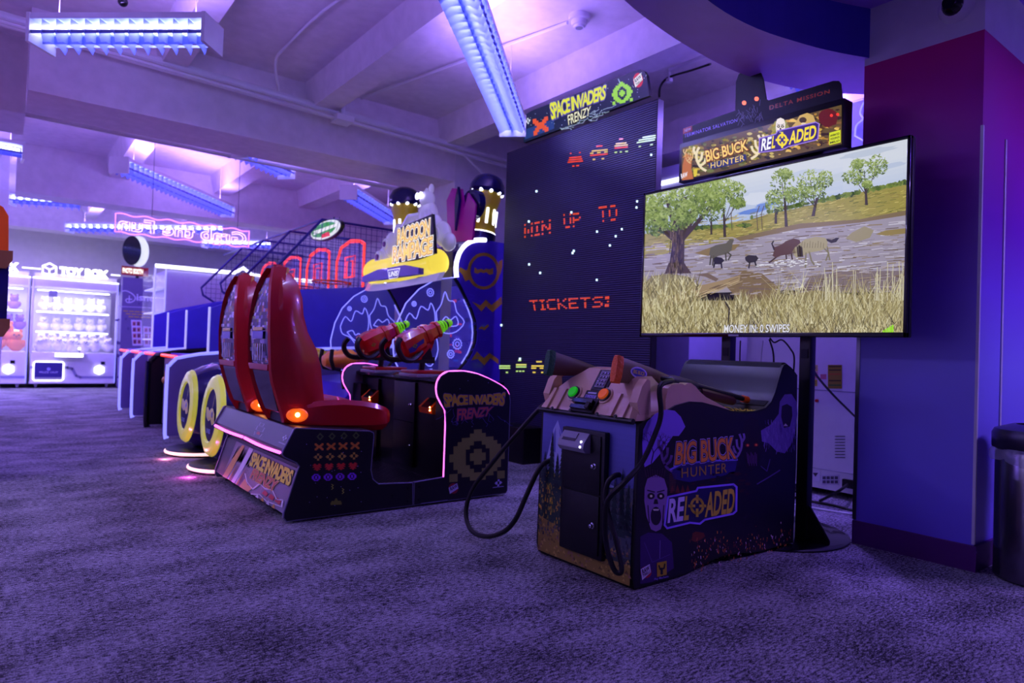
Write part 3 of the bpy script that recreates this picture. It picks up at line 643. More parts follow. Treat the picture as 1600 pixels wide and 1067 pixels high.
q = MB(); q.tube(smooth_pts([(2.45, 2.50, .88), (2.36, 2.57, .84)]+[tuple(p) for p in pts], 5), .0125, 'black_rubber', 10)
tag(q.build('gun_hose', None, (2.0, 2.7, 0)), 'black hose of the green padded gun hanging in a wide loop above the carpet', 'hose')

# ---------------------------------------------------------------- television on its stand
tv = thing('television', 'huge flat television showing wildebeest wading through a savanna river', 'television', (3.53, 2.25, 1.13))
TX = 3.50
q = MB(); q.cbox(TX+.012, TX+.06, 1.40, 3.11, 1.135, 2.13, 'black', .006)
for y0, y1, z0, z1 in ((1.40, 1.417, 1.135, 2.13), (3.093, 3.11, 1.135, 2.13), (1.40, 3.11, 1.135, 1.16), (1.40, 3.11, 2.113, 2.13)): q.cbox(TX, TX+.03, y0, y1, z0, z1, 'black_gloss', .003)
q.box(TX+.06, TX+.07, 1.7, 2.8, 1.3, 1.9, 'black'); q.build('frame', tv)
S8 = crop_map(980, 90, 2.372, 'x', TX+.008, (-1, 0, 0), .0004)
q = MB(); G = 'glow'
LIM = (1.417, 3.093, 1.16, 2.113)
def fit(p): return Vector((p.x, min(max(p.y, LIM[0]), LIM[1]), min(max(p.z, LIM[2]), LIM[3])))
def S(x, y, k=1): return fit(S8(x, y, k))
# sky in strips
def skyc(t): return hexc(rgb(120, 135, 165), rgb(205, 215, 225), t)
yl = lambda x: 512-(x-62)*.2333
yh = lambda x: 690-(x-62)*.2
for i in range(12):
    for x0, x1 in ((50, 300), (300, 550), (550, 800), (800, 1045)):
        a0, a1 = i/12, (i+1)/12
        f = lambda x, a: (x, yl(x)-6+(yh(x)-yl(x)+6)*a)
        art(q, S, [f(x0, a0), f(x1, a0), f(x1, a1), f(x0, a1)], hexc(rgb(206, 212, 222), rgb(150, 172, 212), min(1, max(0, (i/12)*.9-(x0-50)/2600))), G, 1)
random.seed(21)
for cx_, cy_, rx, ry, c in ((480, 520, 60, 22, (205, 212, 225)), (470, 568, 60, 9, (96, 130, 205)), (520, 545, 44, 9, (110, 140, 210)), (800, 440, 120, 14, (190, 200, 212)), (900, 350, 100, 12, (185, 195, 210)), (650, 430, 80, 12, (190, 200, 218)), (980, 400, 50, 9, (180, 192, 214)), (700, 510, 90, 8, (190, 200, 215))):
    art(q, S, blob(cx_, cy_, rx, ry, 20, .18, -.2), rgb(*c), G, 2)
# grass hills
art(q, S, [(55, 655), (130, 640), (300, 628), (460, 600), (520, 580), (640, 556), (760, 528), (900, 490), (1037, 470), (1037, 700), (50, 790)], rgb(150, 140, 62), G, 3)
for i in range(700):
    x = random.uniform(60, 1032); y = random.uniform(640-(x-60)*.16, 720-(x-60)*.09)
    line(q, S, [(x, y), (x+random.uniform(8, 34), y-random.uniform(1, 8))], random.uniform(1, 3), random.choice([rgb(178, 166, 84), rgb(112, 112, 44), rgb(196, 180, 100), rgb(136, 120, 58), rgb(90, 96, 40)]), G, 4)
for i in range(150):                                     # far hedge
    x = random.uniform(210, 1036); y = (628 if x < 460 else 600)-(x-300)*.05 if x < 520 else 572-(x-520)*.215
    if 470 < x < 520: continue
    art(q, S, blob(x, y, random.uniform(6, 16), random.uniform(4, 11), 8, .3), random.choice([rgb(70, 92, 44), rgb(96, 116, 50), rgb(120, 136, 60), rgb(52, 72, 40)]), G, 5)
# water and mud
art(q, S, [(50, 745), (140, 728), (230, 700), (340, 690), (400, 668), (520, 648), (640, 632), (760, 618), (900, 600), (1037, 576), (1037, 830), (700, 860), (50, 880)], rgb(150, 142, 158), G, 5)
for i in range(650):
    x = random.uniform(60, 1032); y = random.uniform(690-(x-60)*.09, 860); L_ = random.uniform(15, 70)
    line(q, S, [(x, y), (x+L_, y-L_*random.uniform(.0, .16))], random.uniform(1, 4), random.choice([rgb(182, 174, 190), rgb(120, 108, 104), rgb(104, 88, 74), rgb(168, 158, 172), rgb(200, 196, 210), rgb(134, 116, 80), rgb(150, 140, 160)]), G, 6)
for P, c in (([(250, 725), (320, 700), (420, 690), (400, 712), (300, 735)], (128, 108, 66)), ([(400, 668), (640, 615), (860, 600), (1037, 566), (1037, 584), (860, 612), (640, 634), (420, 680)], (120, 102, 70)), ([(920, 655), (960, 640), (1035, 632), (1035, 652), (960, 660)], (140, 122, 70)), ([(370, 850), (430, 790), (500, 800), (560, 850), (560, 900), (420, 905)], (118, 98, 66)), ([(810, 670), (835, 648), (880, 625), (915, 640), (900, 668), (850, 684)], (146, 136, 108)), ([(680, 810), (800, 792), (1030, 790), (1030, 870), (640, 870)], (120, 106, 108))):
    art(q, S, P, rgb(*c), G, 7)
for i in range(260):
    x = random.uniform(360, 1030); y = random.uniform(770, 880); line(q, S, [(x, y), (x+random.uniform(10, 45), y-random.uniform(0, 5))], random.uniform(1, 3), random.choice([rgb(150, 132, 110), rgb(90, 72, 60), rgb(170, 160, 170), rgb(120, 100, 60)]), G, 8)
# trees
def tree(x, y0, y1, w, cl, n, lean=0, pal=None, leaf=9):
    top = (x+lean, y1); pal = pal or [rgb(96, 122, 56), rgb(126, 148, 74), rgb(70, 92, 44), rgb(150, 168, 96), rgb(52, 70, 36)]
    q.face([S(x-w/2, y0, 8), S(x+w/2, y0, 8), S(top[0]+w*.3, top[1], 8), S(top[0]-w*.3, top[1], 8)], G, rgb(58, 48, 40))
    for (cx_, cy_, rx, ry) in cl:
        line(q, S, [(x+lean*.6, y0*.5+y1*.5), (cx_, cy_)], max(2, w*.25), rgb(62, 50, 40), G, 8)
        for i in range(n):
            a = random.uniform(0, 2*PI); r_ = math.sqrt(random.random()); px, py = cx_+math.cos(a)*r_*rx, cy_+math.sin(a)*r_*ry
            t = random.uniform(0, PI); l_ = random.uniform(.6, 1.3)*leaf
            dx, dy = math.cos(t)*l_, math.sin(t)*l_
            q.face([S(px-dx, py-dy, 9), S(px+dy*.35, py-dx*.35, 9), S(px+dx, py+dy, 9), S(px-dy*.35, py+dx*.35, 9)], G, pal[min(4, max(0, int(random.gauss(2-(cy_-py)/ry*1.2, 1.0))))] if True else 0)
PAL = [rgb(170, 186, 116), rgb(140, 158, 86), rgb(108, 130, 62), rgb(76, 96, 46), rgb(46, 62, 34)]
tree(363, 665, 560, 11, [(400, 500, 40, 42), (350, 480, 60, 45), (410, 540, 28, 20)], 170, -4, PAL, 8)
tree(313, 655, 590, 8, [(310, 560, 55, 45), (280, 520, 50, 50)], 150, 0, PAL, 8)
tree(591, 627, 520, 12, [(575, 465, 48, 48), (560, 515, 45, 30), (610, 510, 25, 30), (585, 430, 30, 20)], 130, -6, PAL, 7)
tree(552, 616, 560, 10, [(545, 550, 34, 30)], 90, 0, PAL, 7)
tree(690, 588, 520, 13, [(680, 455, 50, 38), (735, 450, 28, 32), (690, 500, 50, 22), (650, 500, 25, 40)], 130, 14, PAL, 7)
tree(888, 547, 470, 11, [(880, 420, 60, 40), (930, 400, 35, 40), (840, 445, 42, 26), (890, 470, 20, 14), (855, 395, 24, 18)], 120, -4, PAL, 7)
for x in (485, 502, 390): line(q, S, [(x, 640), (x-4, 580), (x+6, 550)], 3, rgb(90, 74, 60), G, 8)
tree(183, 795, 590, 58, [(95, 545, 45, 50), (150, 530, 60, 55), (215, 520, 60, 60), (105, 615, 48, 45), (180, 600, 62, 40), (265, 510, 45, 70), (225, 575, 40, 40), (310, 490, 60, 40), (90, 590, 40, 60), (330, 530, 35, 35)], 190, 14, PAL, 10)
for i in range(120):
    x = random.uniform(158, 208); y = random.uniform(620, 785); line(q, S, [(x, y), (x+random.uniform(-3, 3), y+random.uniform(10, 30))], 3, random.choice([rgb(110, 92, 76), rgb(34, 28, 24), rgb(78, 64, 54)]), G, 9)
art(q, S, [(140, 800), (155, 760), (212, 760), (240, 800)], rgb(70, 56, 46), G, 8)
# log
art(q, S, [(45, 955), (130, 900), (250, 850), (350, 826), (420, 806), (418, 830), (340, 860), (220, 900), (120, 940), (50, 985)], rgb(150, 128, 92), G, 9)
for i in range(60):
    t = random.random(); x = 55+t*340; y = 960-t*140+random.uniform(0, 22); line(q, S, [(x, y), (x+35, y-14)], 2, random.choice([rgb(190, 170, 130), rgb(100, 82, 58), rgb(170, 150, 112)]), G, 10)
for P in ([(250, 805), (300, 798), (340, 820), (330, 830), (290, 812)], [(430, 880), (470, 850), (482, 856), (440, 886)], [(540, 860), (575, 880), (560, 900)], [(415, 850), (540, 856), (538, 862), (416, 857)]): art(q, S, P, rgb(110, 92, 78), G, 9)
# grass and reeds in front
def blades(n, xr, yf, hr, pal, wr=(1.2, 3), k=11):
    for i in range(n):
        x = random.uniform(*xr); y = yf(x)+random.uniform(0, 1)*(1035-yf(x)); h = random.uniform(*hr); d = random.gauss(0, .45)*h
        a_, b_ = (x, y), (x+d, y-h); w = random.uniform(*wr)
        q.face([S(x-w, y, k), S(x+w, y, k), S(b_[0], b_[1], k)], G, random.choice(pal))
art(q, S, [(48, 1030), (50, 960), (120, 935), (200, 905), (300, 900), (400, 900), (500, 905), (600, 880), (700, 862), (850, 880), (950, 870), (1032, 880), (1030, 1026)], rgb(138, 126, 84), G, 8)
art(q, S, [(50, 850), (90, 810), (160, 800), (230, 812), (260, 850), (130, 905), (50, 950)], rgb(128, 120, 84), G, 8)
DR = [rgb(196, 186, 140), rgb(166, 154, 104), rgb(214, 208, 170), rgb(122, 110, 70), rgb(92, 84, 54), rgb(146, 134, 86)]
blades(700, (52, 270), lambda x: 830, (20, 60), DR)
blades(2600, (55, 1030), lambda x: 930 if x < 400 else 905, (25, 75), DR)
blades(500, (560, 1030), lambda x: 870, (40, 110), DR, (1, 2.2))
blades(700, (50, 1030), lambda x: 985, (20, 50), DR+[rgb(70, 62, 44)], (1.5, 3), 12)
for i in range(26): x = random.uniform(700, 1030); line(q, S, [(x, 900), (x+random.uniform(-6, 8), random.uniform(750, 830))], 2.5, rgb(196, 190, 160), G, 12)
line(q, S, [(x_, y_) for x_, y_ in ((365, 905), (380, 930), (376, 985))], 5, rgb(30, 26, 24), G, 12)
# animals
def beast(P, c, legs, k=10):
    art(q, S, P, c, G, k)
    for l_ in legs: line(q, S, l_, 5.5, hexc(c, (0, 0, 0, 1), .45), G, k)
beast([(305, 730), (310, 705), (330, 695), (368, 688), (382, 672), (398, 674), (392, 690), (388, 715), (370, 728), (340, 735), (318, 745)], rgb(92, 88, 74), [[(312, 735), (308, 768)], [(322, 735), (318, 770)], [(374, 722), (386, 732), (376, 750)], [(366, 725), (368, 752)]])
beast([(318, 745), (330, 738), (352, 742), (362, 752), (348, 766), (326, 766)], rgb(34, 32, 36), [[(326, 760), (322, 778)], [(350, 762), (352, 780)]])
beast([(438, 740), (450, 732), (480, 734), (488, 744), (478, 758), (452, 762), (440, 752)], rgb(44, 40, 42), [[(456, 756), (452, 780)], [(474, 754), (480, 776)]])
beast([(540, 692), (548, 702), (572, 694), (590, 680), (618, 670), (640, 676), (650, 700), (640, 722), (600, 730), (570, 735), (552, 742), (540, 735), (546, 714)], rgb(84, 58, 50), [[(560, 735), (528, 760)], [(610, 728), (614, 752)], [(590, 728), (592, 750)]])
line(q, S, [(546, 712), (538, 690), (544, 680)], 5, rgb(30, 24, 24), G, 11)
beast([(612, 722), (622, 705), (640, 690), (660, 674), (700, 664), (735, 668), (744, 682), (742, 704), (720, 716), (680, 722), (650, 736), (628, 742)], rgb(158, 148, 116), [[(664, 724), (662, 778)], [(676, 720), (684, 752), (694, 768)], [(730, 706), (748, 724), (738, 752)], [(742, 700), (752, 750)]])
art(q, S, [(740, 672), (760, 676), (775, 668), (788, 668), (776, 684), (758, 688), (742, 680)], rgb(36, 32, 36), G, 11)
for i in range(9): line(q, S, [(650+i*10, 680+i % 3*4), (648+i*10, 705)], 2, rgb(110, 100, 76), G, 11)
for i in range(30): x = random.uniform(630, 650); line(q, S, [(x, 695+random.random()*10), (x+3, 738)], 2, rgb(52, 42, 38), G, 11)
for i in range(60): x = random.gauss(600, 55); y = random.gauss(762, 8); line(q, S, [(x, y), (x+random.uniform(3, 12), y)], 2.5, rgb(225, 225, 235), G, 12)
# caption
for o_, c, k in ((.05, rgb(60, 56, 60), 13), (.012, rgb(225, 225, 230), 14)):
    text(q, 'MONEY IN: 0 SWIPES', tq(S, (362, 990), (604, 988), (603, 1018), (360, 1020)), c, G, k, off=o_, ref=.012, space=.98)
for i in range(5): h = 8+i*5; art(q, S, rect(948+i*8.5, 1019-h, 955+i*8.5, 1019), rgb(150, 220, 30), G, 13)
q.build('screen', tv)
q = MB(); q.box(TX-.002, TX+.01, 2.33, 2.40, 1.139, 1.15, 'grey_plastic'); q.build('badge', tv)
st = thing('television_stand', 'black two-post stand on a round floor plate behind the console', 'stand', (3.62, 2.2, 0))
q = MB(); q.lathe([(.0, 0), (.455, 0), (.455, .008), (.44, .014), (0, .014)], (3.62, 2.2, 0), (0, 0, 1), 'black_gloss', 64); q.build('base_plate', st)
for y in (1.955, 2.468):
    q = MB(); q.cbox(3.575, 3.635, y-.032, y+.032, .012, 1.75, 'black', .004); q.box(3.569, 3.576, y-.02, y+.02, 1.02, 1.07, 'dark_metal'); pst = q.build('post', st)
    q = MB(); q.prism([(y-.03, .014), (y-.03, .20), (y-.036, .2), (y-.15, .03), (y-.15, .014)] if y < 2.2 else [(y+.03, .014), (y+.03, .2), (y+.036, .2), (y+.15, .03), (y+.15, .014)], 'x', 3.6, 3.612, 'black'); q.build('gusset', pst)
q = MB()
for z in (1.35, 1.72): q.cbox(3.60, 3.64, 1.9, 2.55, z, z+.06, 'black', .003)
q.build('crossbar', st)
# marquee
mq = thing('lit_marquee', 'backlit big buck hunter reloaded sign box above the television', 'sign', (3.56, 2.27, 2.15))
q = MB(); q.cbox(3.505, 3.60, 1.735, 2.815, 2.150, 2.408, 'black', .004); q.box(3.602, 3.635, 1.9, 2.6, 1.78, 2.3, 'black'); q.build('sign_box', mq)
q = MB(); M8 = crop_map(980, 90, 2.372, 'x', 3.504, (-1, 0, 0), .0007); G = 'glow'
art(q, M8, [(202, 335), (795, 175), (795, 320), (202, 455)], rgb(96, 76, 34), G, 1)
random.seed(9)
MX = lambda x, t: 335-(x-202)*.27+t*(120+(x-202)*.042)
for i in range(420):
    x = random.uniform(210, 785); t = random.random(); y = MX(x, .04+t*.9); r_ = random.uniform(3, 13)
    c = random.choice([rgb(150, 130, 40), rgb(60, 60, 24), rgb(190, 160, 60), rgb(40, 34, 18), rgb(110, 120, 50), rgb(200, 180, 90)] if x < 560 else [rgb(80, 50, 24), rgb(50, 28, 20), rgb(200, 150, 60), rgb(130, 90, 40), rgb(230, 190, 90)])
    art(q, M8, blob(x, y, r_, r_*.5, 8, .4), c, G, 2)
# deer at the left
art(q, M8, [(204, 455), (206, 400), (212, 372), (226, 360), (244, 366), (240, 384), (238, 410), (246, 450)], rgb(190, 110, 50), G, 3); art(q, M8, [(205, 372), (190, 0)][:1]+[(222, 352), (226, 366)], rgb(210, 140, 70), G, 3)
antlers(q, M8, 236, 372, .5, rgb(220, 190, 130), 4, G, 3, 1); antlers(q, M8, 228, 372, .4, rgb(220, 190, 130), 4, G, 3, -1)
art(q, M8, [(246, 415), (262, 412), (258, 440), (248, 442)], rgb(220, 200, 40), G, 4)
text(q, 'RAW', tq(M8, (200, 432), (224, 424), (224, 440), (202, 449)), rgb(240, 240, 250), G, 5, off=.03)
zombie_face(q, M8, 569, 263, .34, G, rgb(235, 225, 215), rgb(50, 40, 30), 3)
art(q, M8, [(545, 300), (535, 260), (548, 236), (590, 232), (602, 262), (594, 292)], rgb(150, 150, 60), G, 2)
art(q, M8, [(600, 290), (612, 255), (625, 240), (640, 215), (668, 205), (690, 214), (700, 240), (716, 245), (712, 262)], rgb(205, 170, 90), G, 3)
art(q, M8, blob(652, 232, 14, 11, 12), rgb(70, 50, 30), G, 4); art(q, M8, blob(655, 246, 10, 5, 12), rgb(230, 210, 170), G, 5)
art(q, M8, blob(748, 222, 36, 34, 16, .1), rgb(96, 22, 16), G, 3)
for x, y in ((758, 215), (781, 211)): art(q, M8, blob(x, y, 6, 6, 10), rgb(255, 60, 40), G, 4)
antlers(q, M8, 292, 385, .85, rgb(235, 220, 180), 9, G, 4, 1); antlers(q, M8, 462, 340, .85, rgb(235, 220, 180), 9, G, 4, -1)
for o_, c, k in ((.10, rgb(50, 30, 14), 5), (.06, rgb(160, 80, 20), 6), (.015, rgb(250, 215, 110), 7)):
    text(q, 'BIG BUCK', tq(M8, (290, 346), (446, 303), (450, 343), (296, 388)), c, G, k, off=o_, ref=.015, space=.95)
art(q, M8, [(300, 392), (360, 378), (440, 358), (444, 378), (430, 386), (370, 402), (310, 414)], rgb(40, 50, 110), G, 4)
text(q, 'HUNTER', tq(M8, (311, 391), (436, 361), (436, 381), (311, 411)), rgb(240, 205, 110), G, 6, off=.01, space=1.1)
P = [(492, 300), (552, 284), (560, 272), (700, 240), (712, 246), (708, 300), (700, 306), (600, 330), (575, 342), (490, 352)]
art(q, M8, P, rgb(52, 30, 120), G, 5); line(q, M8, P, 4, rgb(150, 120, 220), G, 6, True)
f = lambda x, up: (302-(x-497)*.265 if up else 348-(x-497)*.235)
for wd, xs, c in (('RE', (499, 535), rgb(245, 245, 255)), ('L', (538, 551), rgb(245, 220, 50)), ('ADED', (602, 702), rgb(245, 220, 50))):
    text(q, wd, tq(M8, (xs[0]+3, f(xs[0], 1)), (xs[1]+3, f(xs[1], 1)), (xs[1]-2, f(xs[1], 0)), (xs[0]-2, f(xs[0], 0))), c, G, 7, off=.03, ref=.03)
crosshair(q, M8, 576, 306, 16, 7, rgb(245, 220, 50), None, G, 7)
art(q, M8, [(750, 279), (792, 268), (792, 315), (750, 325)], rgb(210, 220, 30), G, 5)
for j, w_ in enumerate(('ANIMATED', 'VIOLENCE', 'MILD')): text(q, w_, tq(M8, (754, 287+j*13), (788, 278+j*13), (788, 285+j*13), (754, 294+j*13)), rgb(30, 30, 10), G, 6, off=.03)
q.build('sign_face', mq)
tp = [onX(980+x/2.372, 90+y/2.372, 3.55) for x, y in ((205, 318), (207, 268), (222, 258), (400, 196), (402, 90), (412, 62), (432, 47), (480, 44), (494, 56), (503, 80), (514, 152), (524, 158), (762, 86), (783, 86), (790, 95), (796, 152))]
tpp = [(p.y, max(p.z, 2.4095)) for p in tp]
t = thing('sign_topper', 'dark smoked panel with two red dots standing on the big buck sign', 'sign', (3.56, 2.27, 2.41))
mat('smoked', rgb(34, 26, 44), .4, spec=.25)
q = MB(); q.prism(tpp, 'x', 3.552, 3.562, 'smoked')
T8 = crop_map(980, 90, 2.372, 'x', 3.552, (-1, 0, 0), .0007)
random.seed(4)
for i in range(46):
    x = random.uniform(410, 500); y = random.gauss(205, 18); line(q, T8, [(x, y), (x+random.uniform(-16, 16), y+random.uniform(8, 26))], 1.6, rgb(120, 112, 140), k=1)
art(q, T8, [(207, 264), (241, 252), (241, 272), (207, 284)], rgb(190, 20, 40), k=1); text(q, 'NEW', tq(T8, (213, 266), (237, 258), (237, 268), (213, 277)), rgb(235, 215, 225), k=2, off=.02)
text(q, 'TERMINATOR SALVATION', tq(T8, (212, 284), (408, 225), (408, 238), (212, 297)), rgb(190, 160, 255), k=1, off=.01, space=1.1)
text(q, 'DELTA MISSION', tq(T8, (528, 178), (750, 118), (750, 132), (528, 194)), (.16, .02, .02, 1), 'glow', k=1, off=.01, space=1.2)
for x, y in ((434, 168), (480, 153)):
    art(q, T8, blob(x, y, 8, 8, 16), (1, .12, .03, 1), 'glow2', 2)
q.build('panel', t)
# cables behind the console
def wire(pts, r, m_, label, name='cable', g=None, k=6, kind='cable'):
    q = MB(); q.tube(smooth_pts([tuple(p) for p in pts], k), r, m_, 8); return tag(q.build(name, None, tuple(pts[0])), label, kind, g)
wire([onX(1157, 532, 3.6), onX(1156, 560, 3.6), onX(1157, 600, 3.6)], .004, 'black_rubber', 'thin black cable hanging straight down behind the left television post')
wire([onX(1192, 532, 3.6), onX(1189, 560, 3.6), onX(1188, 600, 3.6)], .004, 'white_metal', 'thin white cable hanging down below the television')
wire([onX(1202, 530, 3.6), onX(1208, 550, 3.6), onX(1209, 575, 3.6), onX(1208, 610, 3.6)], .005, 'black_rubber', 'black cable curving down below the television centre')
wire([onX(1203, 528, 3.6), onX(1210, 535, 3.6), onX(1222, 531, 3.6), onX(1235, 545, 3.6), onX(1241, 560, 3.6), onX(1238, 600, 3.6)], .005, 'black_rubber', 'black cable looping beside the right television post')
wire([onX(1263, 560, 3.66), onX(1275, 585, 3.9), onX(1300, 615, 4.3), onX(1330, 645, 4.7), onX(1344, 660, 4.8), onX(1356, 690, 4.85)], .007, 'black_rubber', 'black cable slanting down to the right across the white machine')

# ================================================================ SPACE INVADERS FRENZY
si = thing('seated_shooting_game', 'black two-seat space invaders shooting game with pink light strips', 'arcade game', (2.05, 4.45, 0))
YN, YF = 3.70, 5.20
seatprof = [(1.30, .012), (1.283, .035), (1.284, .065), (1.35, .285), (1.362, .315), (1.345, .335), (1.275, .372), (1.262, .39), (1.266, .41), (1.325, .528), (1.338, .535), (1.79, .497), (1.815, .485), (1.818, .46), (1.806, .26), (1.822, .205), (1.86, .172), (2.095, .157), (2.10, .012)]
conprof = [(2.105, .012), (2.105, .158), (2.325, .172), (2.325, .5), (2.318, .60), (2.285, .65), (2.255, .70), (2.245, .745), (2.25, .79), (2.275, .83), (2.33, .858), (2.45, .862), (2.56, .845), (2.66, .812), (2.76, .77), (2.815, .735), (2.84, .70), (2.85, .66), (2.85, .03), (2.835, .012)]
mat('grey_edge', rgb(120, 115, 150), .35)
Fs_ = crop_map(540, 480, 3.139, 'y', YN, (0, -1, 0)); F3 = crop_map(340, 400, 2.54, 'y', YN, (0, -1, 0))
olive = rgb(168, 172, 70)
# pixel ornaments (plain geometric stand-ins for the sprites)
ORN = {'a': ["...##...", "..####..", ".##..##.", "##....##", ".##..##.", "..####..", "...##..."],
       'b': ["##....##", "###..###", ".######.", "..####..", ".######.", "###..###", "##....##"],
       'c': ["...##...", "...##...", ".##..##.", "###..###", ".##..##.", "...##...", "...##..."],
       'd': [".##..##.", "########", ".######.", "########", "..####..", ".######.", "...##..."],
       'e': ["..####..", ".##..##.", "##.##.##", "##.##.##", "##.##.##", ".##..##.", "..####.."]}
BIG = ["......##......", ".....####.....", "...########...", "..####..####..", ".####....####.", ".###..##..###.", "####.####.####", "####.####.####", ".###..##..###.", ".####....####.", "..####..####..", "##.########.##", "##...####...##"]
for y, s in ((YN, -1), (YF, 1)):
    for nm, pr_ in (('seat_side', seatprof), ('console_side', conprof)):
        q = MB(); q.prism(pr_, 'y', y if s < 0 else y-.018, y+.018 if s < 0 else y, 'grey_edge')
        ins = .0045; cx_ = sum(p[0] for p in pr_)/len(pr_); cz_ = sum(p[1] for p in pr_)/len(pr_)
        def inset(P, d):
            out = []
            for i in range(len(P)):
                a, b_, c_ = Vector(P[i-1]), Vector(P[i]), Vector(P[(i+1) % len(P)])
                t1 = (b_-a).normalized(); t2 = (c_-b_).normalized(); n_ = Vector((t1.y+t2.y, -t1.x-t2.x))
                n_.normalize(); out.append(b_+n_*d)
            return out
        area_ = sum(pr_[i-1][0]*pr_[i][1]-pr_[i][0]*pr_[i-1][1] for i in range(len(pr_)))
        q.face([(p.x, y+s*.0008, p.y) for p in inset(pr_, -.006 if area_ > 0 else .006)], 'print', rgb(12, 9, 26))
        if s < 0 and nm == 'seat_side':
            cols = [('a', rgb(80, 96, 56)), ('b', rgb(205, 120, 40)), ('c', rgb(190, 150, 60)), ('d', rgb(215, 50, 45)), ('e', rgb(150, 60, 235))]
            for r_, (k_, c) in enumerate(cols):
                for j in range(4):
                    x = 389+j*47.5-r_*4; y0 = 703+r_*40.5-j*1.5; w = 35 if r_ else 28
                    pixels(q, tq(F3, (x+(35-w)/2, y0), (x+w+(35-w)/2, y0-1), (x+w+(35-w)/2, y0+27), (x+(35-w)/2, y0+28)), ORN[k_], c, k=2)
            pixels(q, tq(F3, (448, 962), (492, 960), (492, 986), (448, 988)), ["......##......", ".....####.....", ".############.", "##############", "##############"], rgb(130, 130, 50), k=2)
            for x, y0 in ((452, 905), (494, 922)): line(q, F3, [(x, y0), (x+7, y0+5), (x, y0+10), (x+7, y0+15), (x, y0+21)], 3, rgb(190, 190, 80), k=2)
            random.seed(2)
            for i in range(20): x, yy = random.uniform(345, 580), random.uniform(700, 990); art(q, F3, blob(x, yy, 1.8, 1.8, 6), rgb(150, 130, 230), k=2)
        if s < 0 and nm == 'console_side':
            pixels(q, tq(Fs_, (508, 606), (780, 592), (780, 838), (508, 858)), BIG, rgb(132, 132, 66), k=2)
            W_ = lambda u, v: (u, v*(1-.0*u)+(v-.5)*(-.35*math.sin(PI*u)))
            for o_, c, k in ((.09, rgb(90, 60, 150), 3), (.05, rgb(200, 160, 50), 4)):
                text(q, 'SPACE INVADERS', tq(Fs_, (478, 424), (784, 418), (775, 482), (486, 490)), c, k=k, off=o_, ref=.02, space=.85, warp=W_)
            random.seed(8)
            for i in range(16):
                x, yy = random.uniform(505, 760), random.uniform(495, 540); P = [(x, yy)]
                for j in range(4): x += random.choice([-1, 1])*random.uniform(6, 14)+(x-630)*.06; yy += random.uniform(4, 18); P.append((x, yy))
                line(q, Fs_, P, 1.6, rgb(90, 70, 170), k=3)
            for o_, c, k in ((.08, rgb(90, 50, 120), 5), (.02, rgb(190, 80, 80), 6)):
                text(q, 'FRENZY', tq(Fs_, (540, 500), (722, 488), (708, 530), (545, 556)), c, k=k, off=o_, ref=.02, shear=.2, space=.95)
            art(q, Fs_, blob(528, 888, 24, 26, 16), rgb(150, 20, 40), k=3); art(q, Fs_, [(504, 885), (546, 862), (552, 888), (510, 915)], rgb(200, 185, 235), k=4)
            text(q, 'RAW', tq(Fs_, (511, 884), (544, 866), (548, 882), (514, 900)), rgb(40, 20, 60), k=5, off=.03)
            pixels(q, tq(Fs_, (732, 846), (768, 842), (766, 876), (730, 880)), ORN['c'], rgb(190, 175, 235), k=2)
            line(q, Fs_, [(722, 884), (774, 878)], 4, rgb(150, 135, 200), k=2); line(q, Fs_, [(370, 962), (500, 945)], 3, rgb(120, 110, 170), k=2)
            for x, yy in ((560, 400), (600, 360), (700, 370), (745, 440), (520, 560), (620, 585), (780, 560)): art(q, Fs_, blob(x, yy, 2, 2, 6), rgb(150, 130, 230), k=2)
        o = q.build(nm, si)
        if s < 0 and nm == 'seat_side': q_ = (( 2.05, .05), (2.05, .12), (1.75, .08), (1.98, .13))
        for (bx, bz) in ((2.06, .045), (2.06, .125), (1.95, .09)) if nm == 'seat_side' else ((2.14, .045), (2.14, .125)):
            if s < 0: b_ = MB(); b_.lathe([(.008, 0), (.008, .003), (0, .005)], (bx, y, bz), (0, -1, 0), 'dark_metal', 8); b_.build('bolt', si)
# pink light strips along the console sides
for y in (YN-.001, YF-.017):
    q = MB(); path = [(x, y+.009, z) for x, z in conprof[2:17]]; path = [(p[0]-.0, p[1], p[2]) for p in path]
    sp_ = smooth_pts(path, 5); nn = []
    q.tube(sp_, .0055, 'pink_led', 6); q.build('light_strip', si)
# plinth, rear picture, logo band
q = MB(); q.prism([(x+.012, z) for x, z in seatprof[3:12]]+[(1.79, .485), (1.80, .1), (1.33, .04)], 'y', YN+.016, YF-.016, 'black'); q.build('seat_plinth', si)
def rq(a, b_, n, step=.001):                              # quad between two profile points, far side (left in view) to near side
    n = Vector(n).normalized(); A = Vector((a[0], 0, a[1])); B = Vector((b_[0], 0, b_[1]))
    return lambda u, v, k=1: (B*(1-v)+A*v)+Vector((0, YF-.018+(YN+.036-YF)*u, 0))+n*(step*k)
q = MB(); R1 = rq((1.334, .525), (1.276, .415), (-.9, 0, .45)); q.face([R1(0, 0, 0), R1(1, 0, 0), R1(1, 1, 0), R1(0, 1, 0)], 'print', rgb(84, 82, 100))
for (u, v, w, h) in ((.60, .5, .09, .22), (.61, .72, .05, .15)): line(q, R1, [(u, v-h/2), (u+w, v-h/2), (u+w, v+h/2), (u, v+h/2)], .012, rgb(170, 165, 190), k=1, closed=True)
line(q, R1, [(.6, .3), (.615, .1)], .006, rgb(190, 185, 205)); line(q, R1, [(.7, .3), (.69, .1)], .006, rgb(190, 185, 205)); art(q, R1, [(.63, .2), (.68, .2), (.67, .34), (.635, .34)], rgb(190, 60, 60), k=2)
pixels(q, lambda u, v, k=1: R1(.93+u*.05, .35+v*.28, k), ORN['c'], rgb(190, 185, 210), k=2)
line(q, R1, [(.93, .22), (.98, .22)], .05, rgb(170, 165, 190), k=1)
